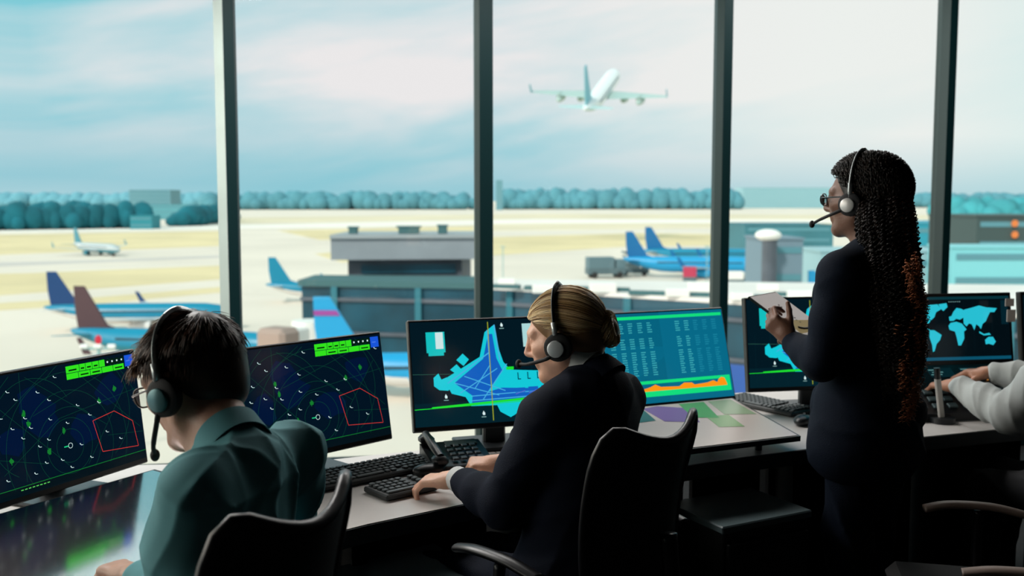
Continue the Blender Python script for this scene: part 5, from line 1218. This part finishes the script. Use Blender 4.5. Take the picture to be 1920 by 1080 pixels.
glasses(FW, 'dark square glasses worn by the standing woman', mat('glasses_teal_dark', (.01, .04, .05), .3))
# tablet in her hand
tA = at(1404, 556, 3.2); tD = at(1527, 648, 3.18); tB = at(1454, 547, 3.33); tC = tD + tB - tA; nn = unit(np.cross(tD - tA, tB - tA)); nn = nn if nn[2] > 0 else -nn
tab = empty('tablet', tA, 0, 'white tablet with a chart held by the standing woman', 'tablet')
MB().slab([q - tA for q in (tA, tD, tC, tB)], -nn * .008).build('case', mat('tablet_case', (.03, .05, .05), .4), tab)
cc = (tA + tB + tC + tD) / 4; sc_ = [cc + (q - cc) * .97 - tA for q in (tA, tD, tC, tB)]; scr = MB().slab([q + nn * .0005 for q in sc_], nn * .0008).build('screen', mat('tablet_screen', (.80, .76, .73), .3, emit=(.62, .58, .55), es=.45), tab)
def tp(u, v, h=.0018): return sc_[0] * (1 - u) * (1 - v) + sc_[1] * u * (1 - v) + sc_[2] * u * v + sc_[3] * (1 - u) * v + nn * h
mb = MB(); rgn = random.Random(2)
for k in range(9):
    u = .22 + k * .045; v = .45 + rgn.uniform(-.06, .06); mb.slab([tp(u, v), tp(u + .02, v), tp(u + .02, v + .05), tp(u, v + .05)], nn * .0003)
mb.build('handwritten_marks', mat('ink_grey', (.18, .18, .2), .6), scr)
MB().slab([tp(.50, .05), tp(.78, .05), tp(.80, .95), tp(.60, .95)], nn * .0003).build('chart_patch', mat('chart_olive', (.42, .33, .16), .5, emit=(.42, .33, .16), es=.4), scr)
MB().tube([tp(.62 + .10 * sin(q), .45 + .3 * cos(q) * 1.0, .003) for q in np.linspace(0, 2.6, 10)], .004, 6).build('chart_arc', mat('ink_dark', (.03, .03, .03), .5), scr)

# ================================================================== person at the right edge
FP = frame_at(1925, 470, 3.48, 60, 18)
c7 = V3(2.01, 3.42, 1.12); shL = V3(1.83, 3.28, 1.04); shR = V3(2.07, 3.53, 1.04); pel = V3(2.05, 3.26, .60); FP = Fr((2.00, 3.50, 1.235), (-.75, .60, -.28))
armL = (shL, V3(1.700, 3.41, .815), V3(1.625, 3.645, .872)); armR = (shR, V3(1.92, 3.68, .885), V3(1.80, 3.73, .905)); legs = seat_legs(pel, (-.73, .68))
pr = person_body('person', skD, 'person in a white shirt typing at the right edge, only the arms in view', FP, c7, pel, shL, shR, [armL, armR], legs,
    [dict(d=(-.35, .75, -.12), dors=(0, -.1, 1), side=-1, curl=(.5, .55, .6, .65)), dict(d=(-.8, .55, -.1), dors=(0, 0, 1), side=1, curl=(.5, .55, .6, .65))], vox=.0045)
wsh = mat('shirt_white_cotton', (.50, .53, .52), .8, bump=.12, bscale=500)
s = Sdf(.005); torso_cloth(s, pel, c7, shL, shR, .012, False); sleeve(s, *armL, r=(.074, .066, .060, .055, .040), end=.06); sleeve(s, *armR, r=(.074, .062, .056, .050, .040), end=.06)
s.mesh('shirt', wsh, pr, disp=folds(.005, 26, (1, 1, .6), 12)); cc_, ax = neckfit(FP, c7, .12); collar(cc_, ax, (-.8, .6, 0), .066, .070, .038, .042, .018, wsh, pr)
cloth_legs('trousers', trous, pr, legs, pel, None); shoes(shoe_m, pr, legs)
hp_ = cap(FP, hairD, pr, .006)
rng = np.random.RandomState(15); paths = [march(FP, d + rng.normal(size=3) * .02, flow_m, rng.uniform(.02, .045), .002, rng.uniform(.007, .013)) for d in scalp(FP, 2600, rng)]
strands('hair_strands', paths, .0010, [hairD, hairD2], hp_, mi=rng.randint(0, 2, len(paths)))

# ------------------------------------------------------------------ groups of repeated things
GR = {'chair': 'office chairs at the control desks', 'airplane': 'airliners on and above the airfield', 'monitor': 'monitors along the control desks', 'keyboard': 'keyboards on the desks', 'computer mouse': 'mice on the desks',
      'truck': 'service vehicles on the apron', 'lamp post': 'lamp posts on the apron', 'jet bridge': 'jet bridges at the terminal', 'note': 'notes stuck on the frame', 'desk': 'control desks along the window', 'drawer unit': 'drawer pedestals under the desks',
      'touch panel': 'touch panels lying on the desks', 'headset': 'headsets worn by the controllers', 'glasses': 'glasses worn by the controllers', 'person': 'controllers in the tower cab', 'building': 'buildings around the airfield'}
for o in list(COL.objects):
    if o.parent is None and o.get('category') in GR and not o.get('group'): o['group'] = GR[o['category']]
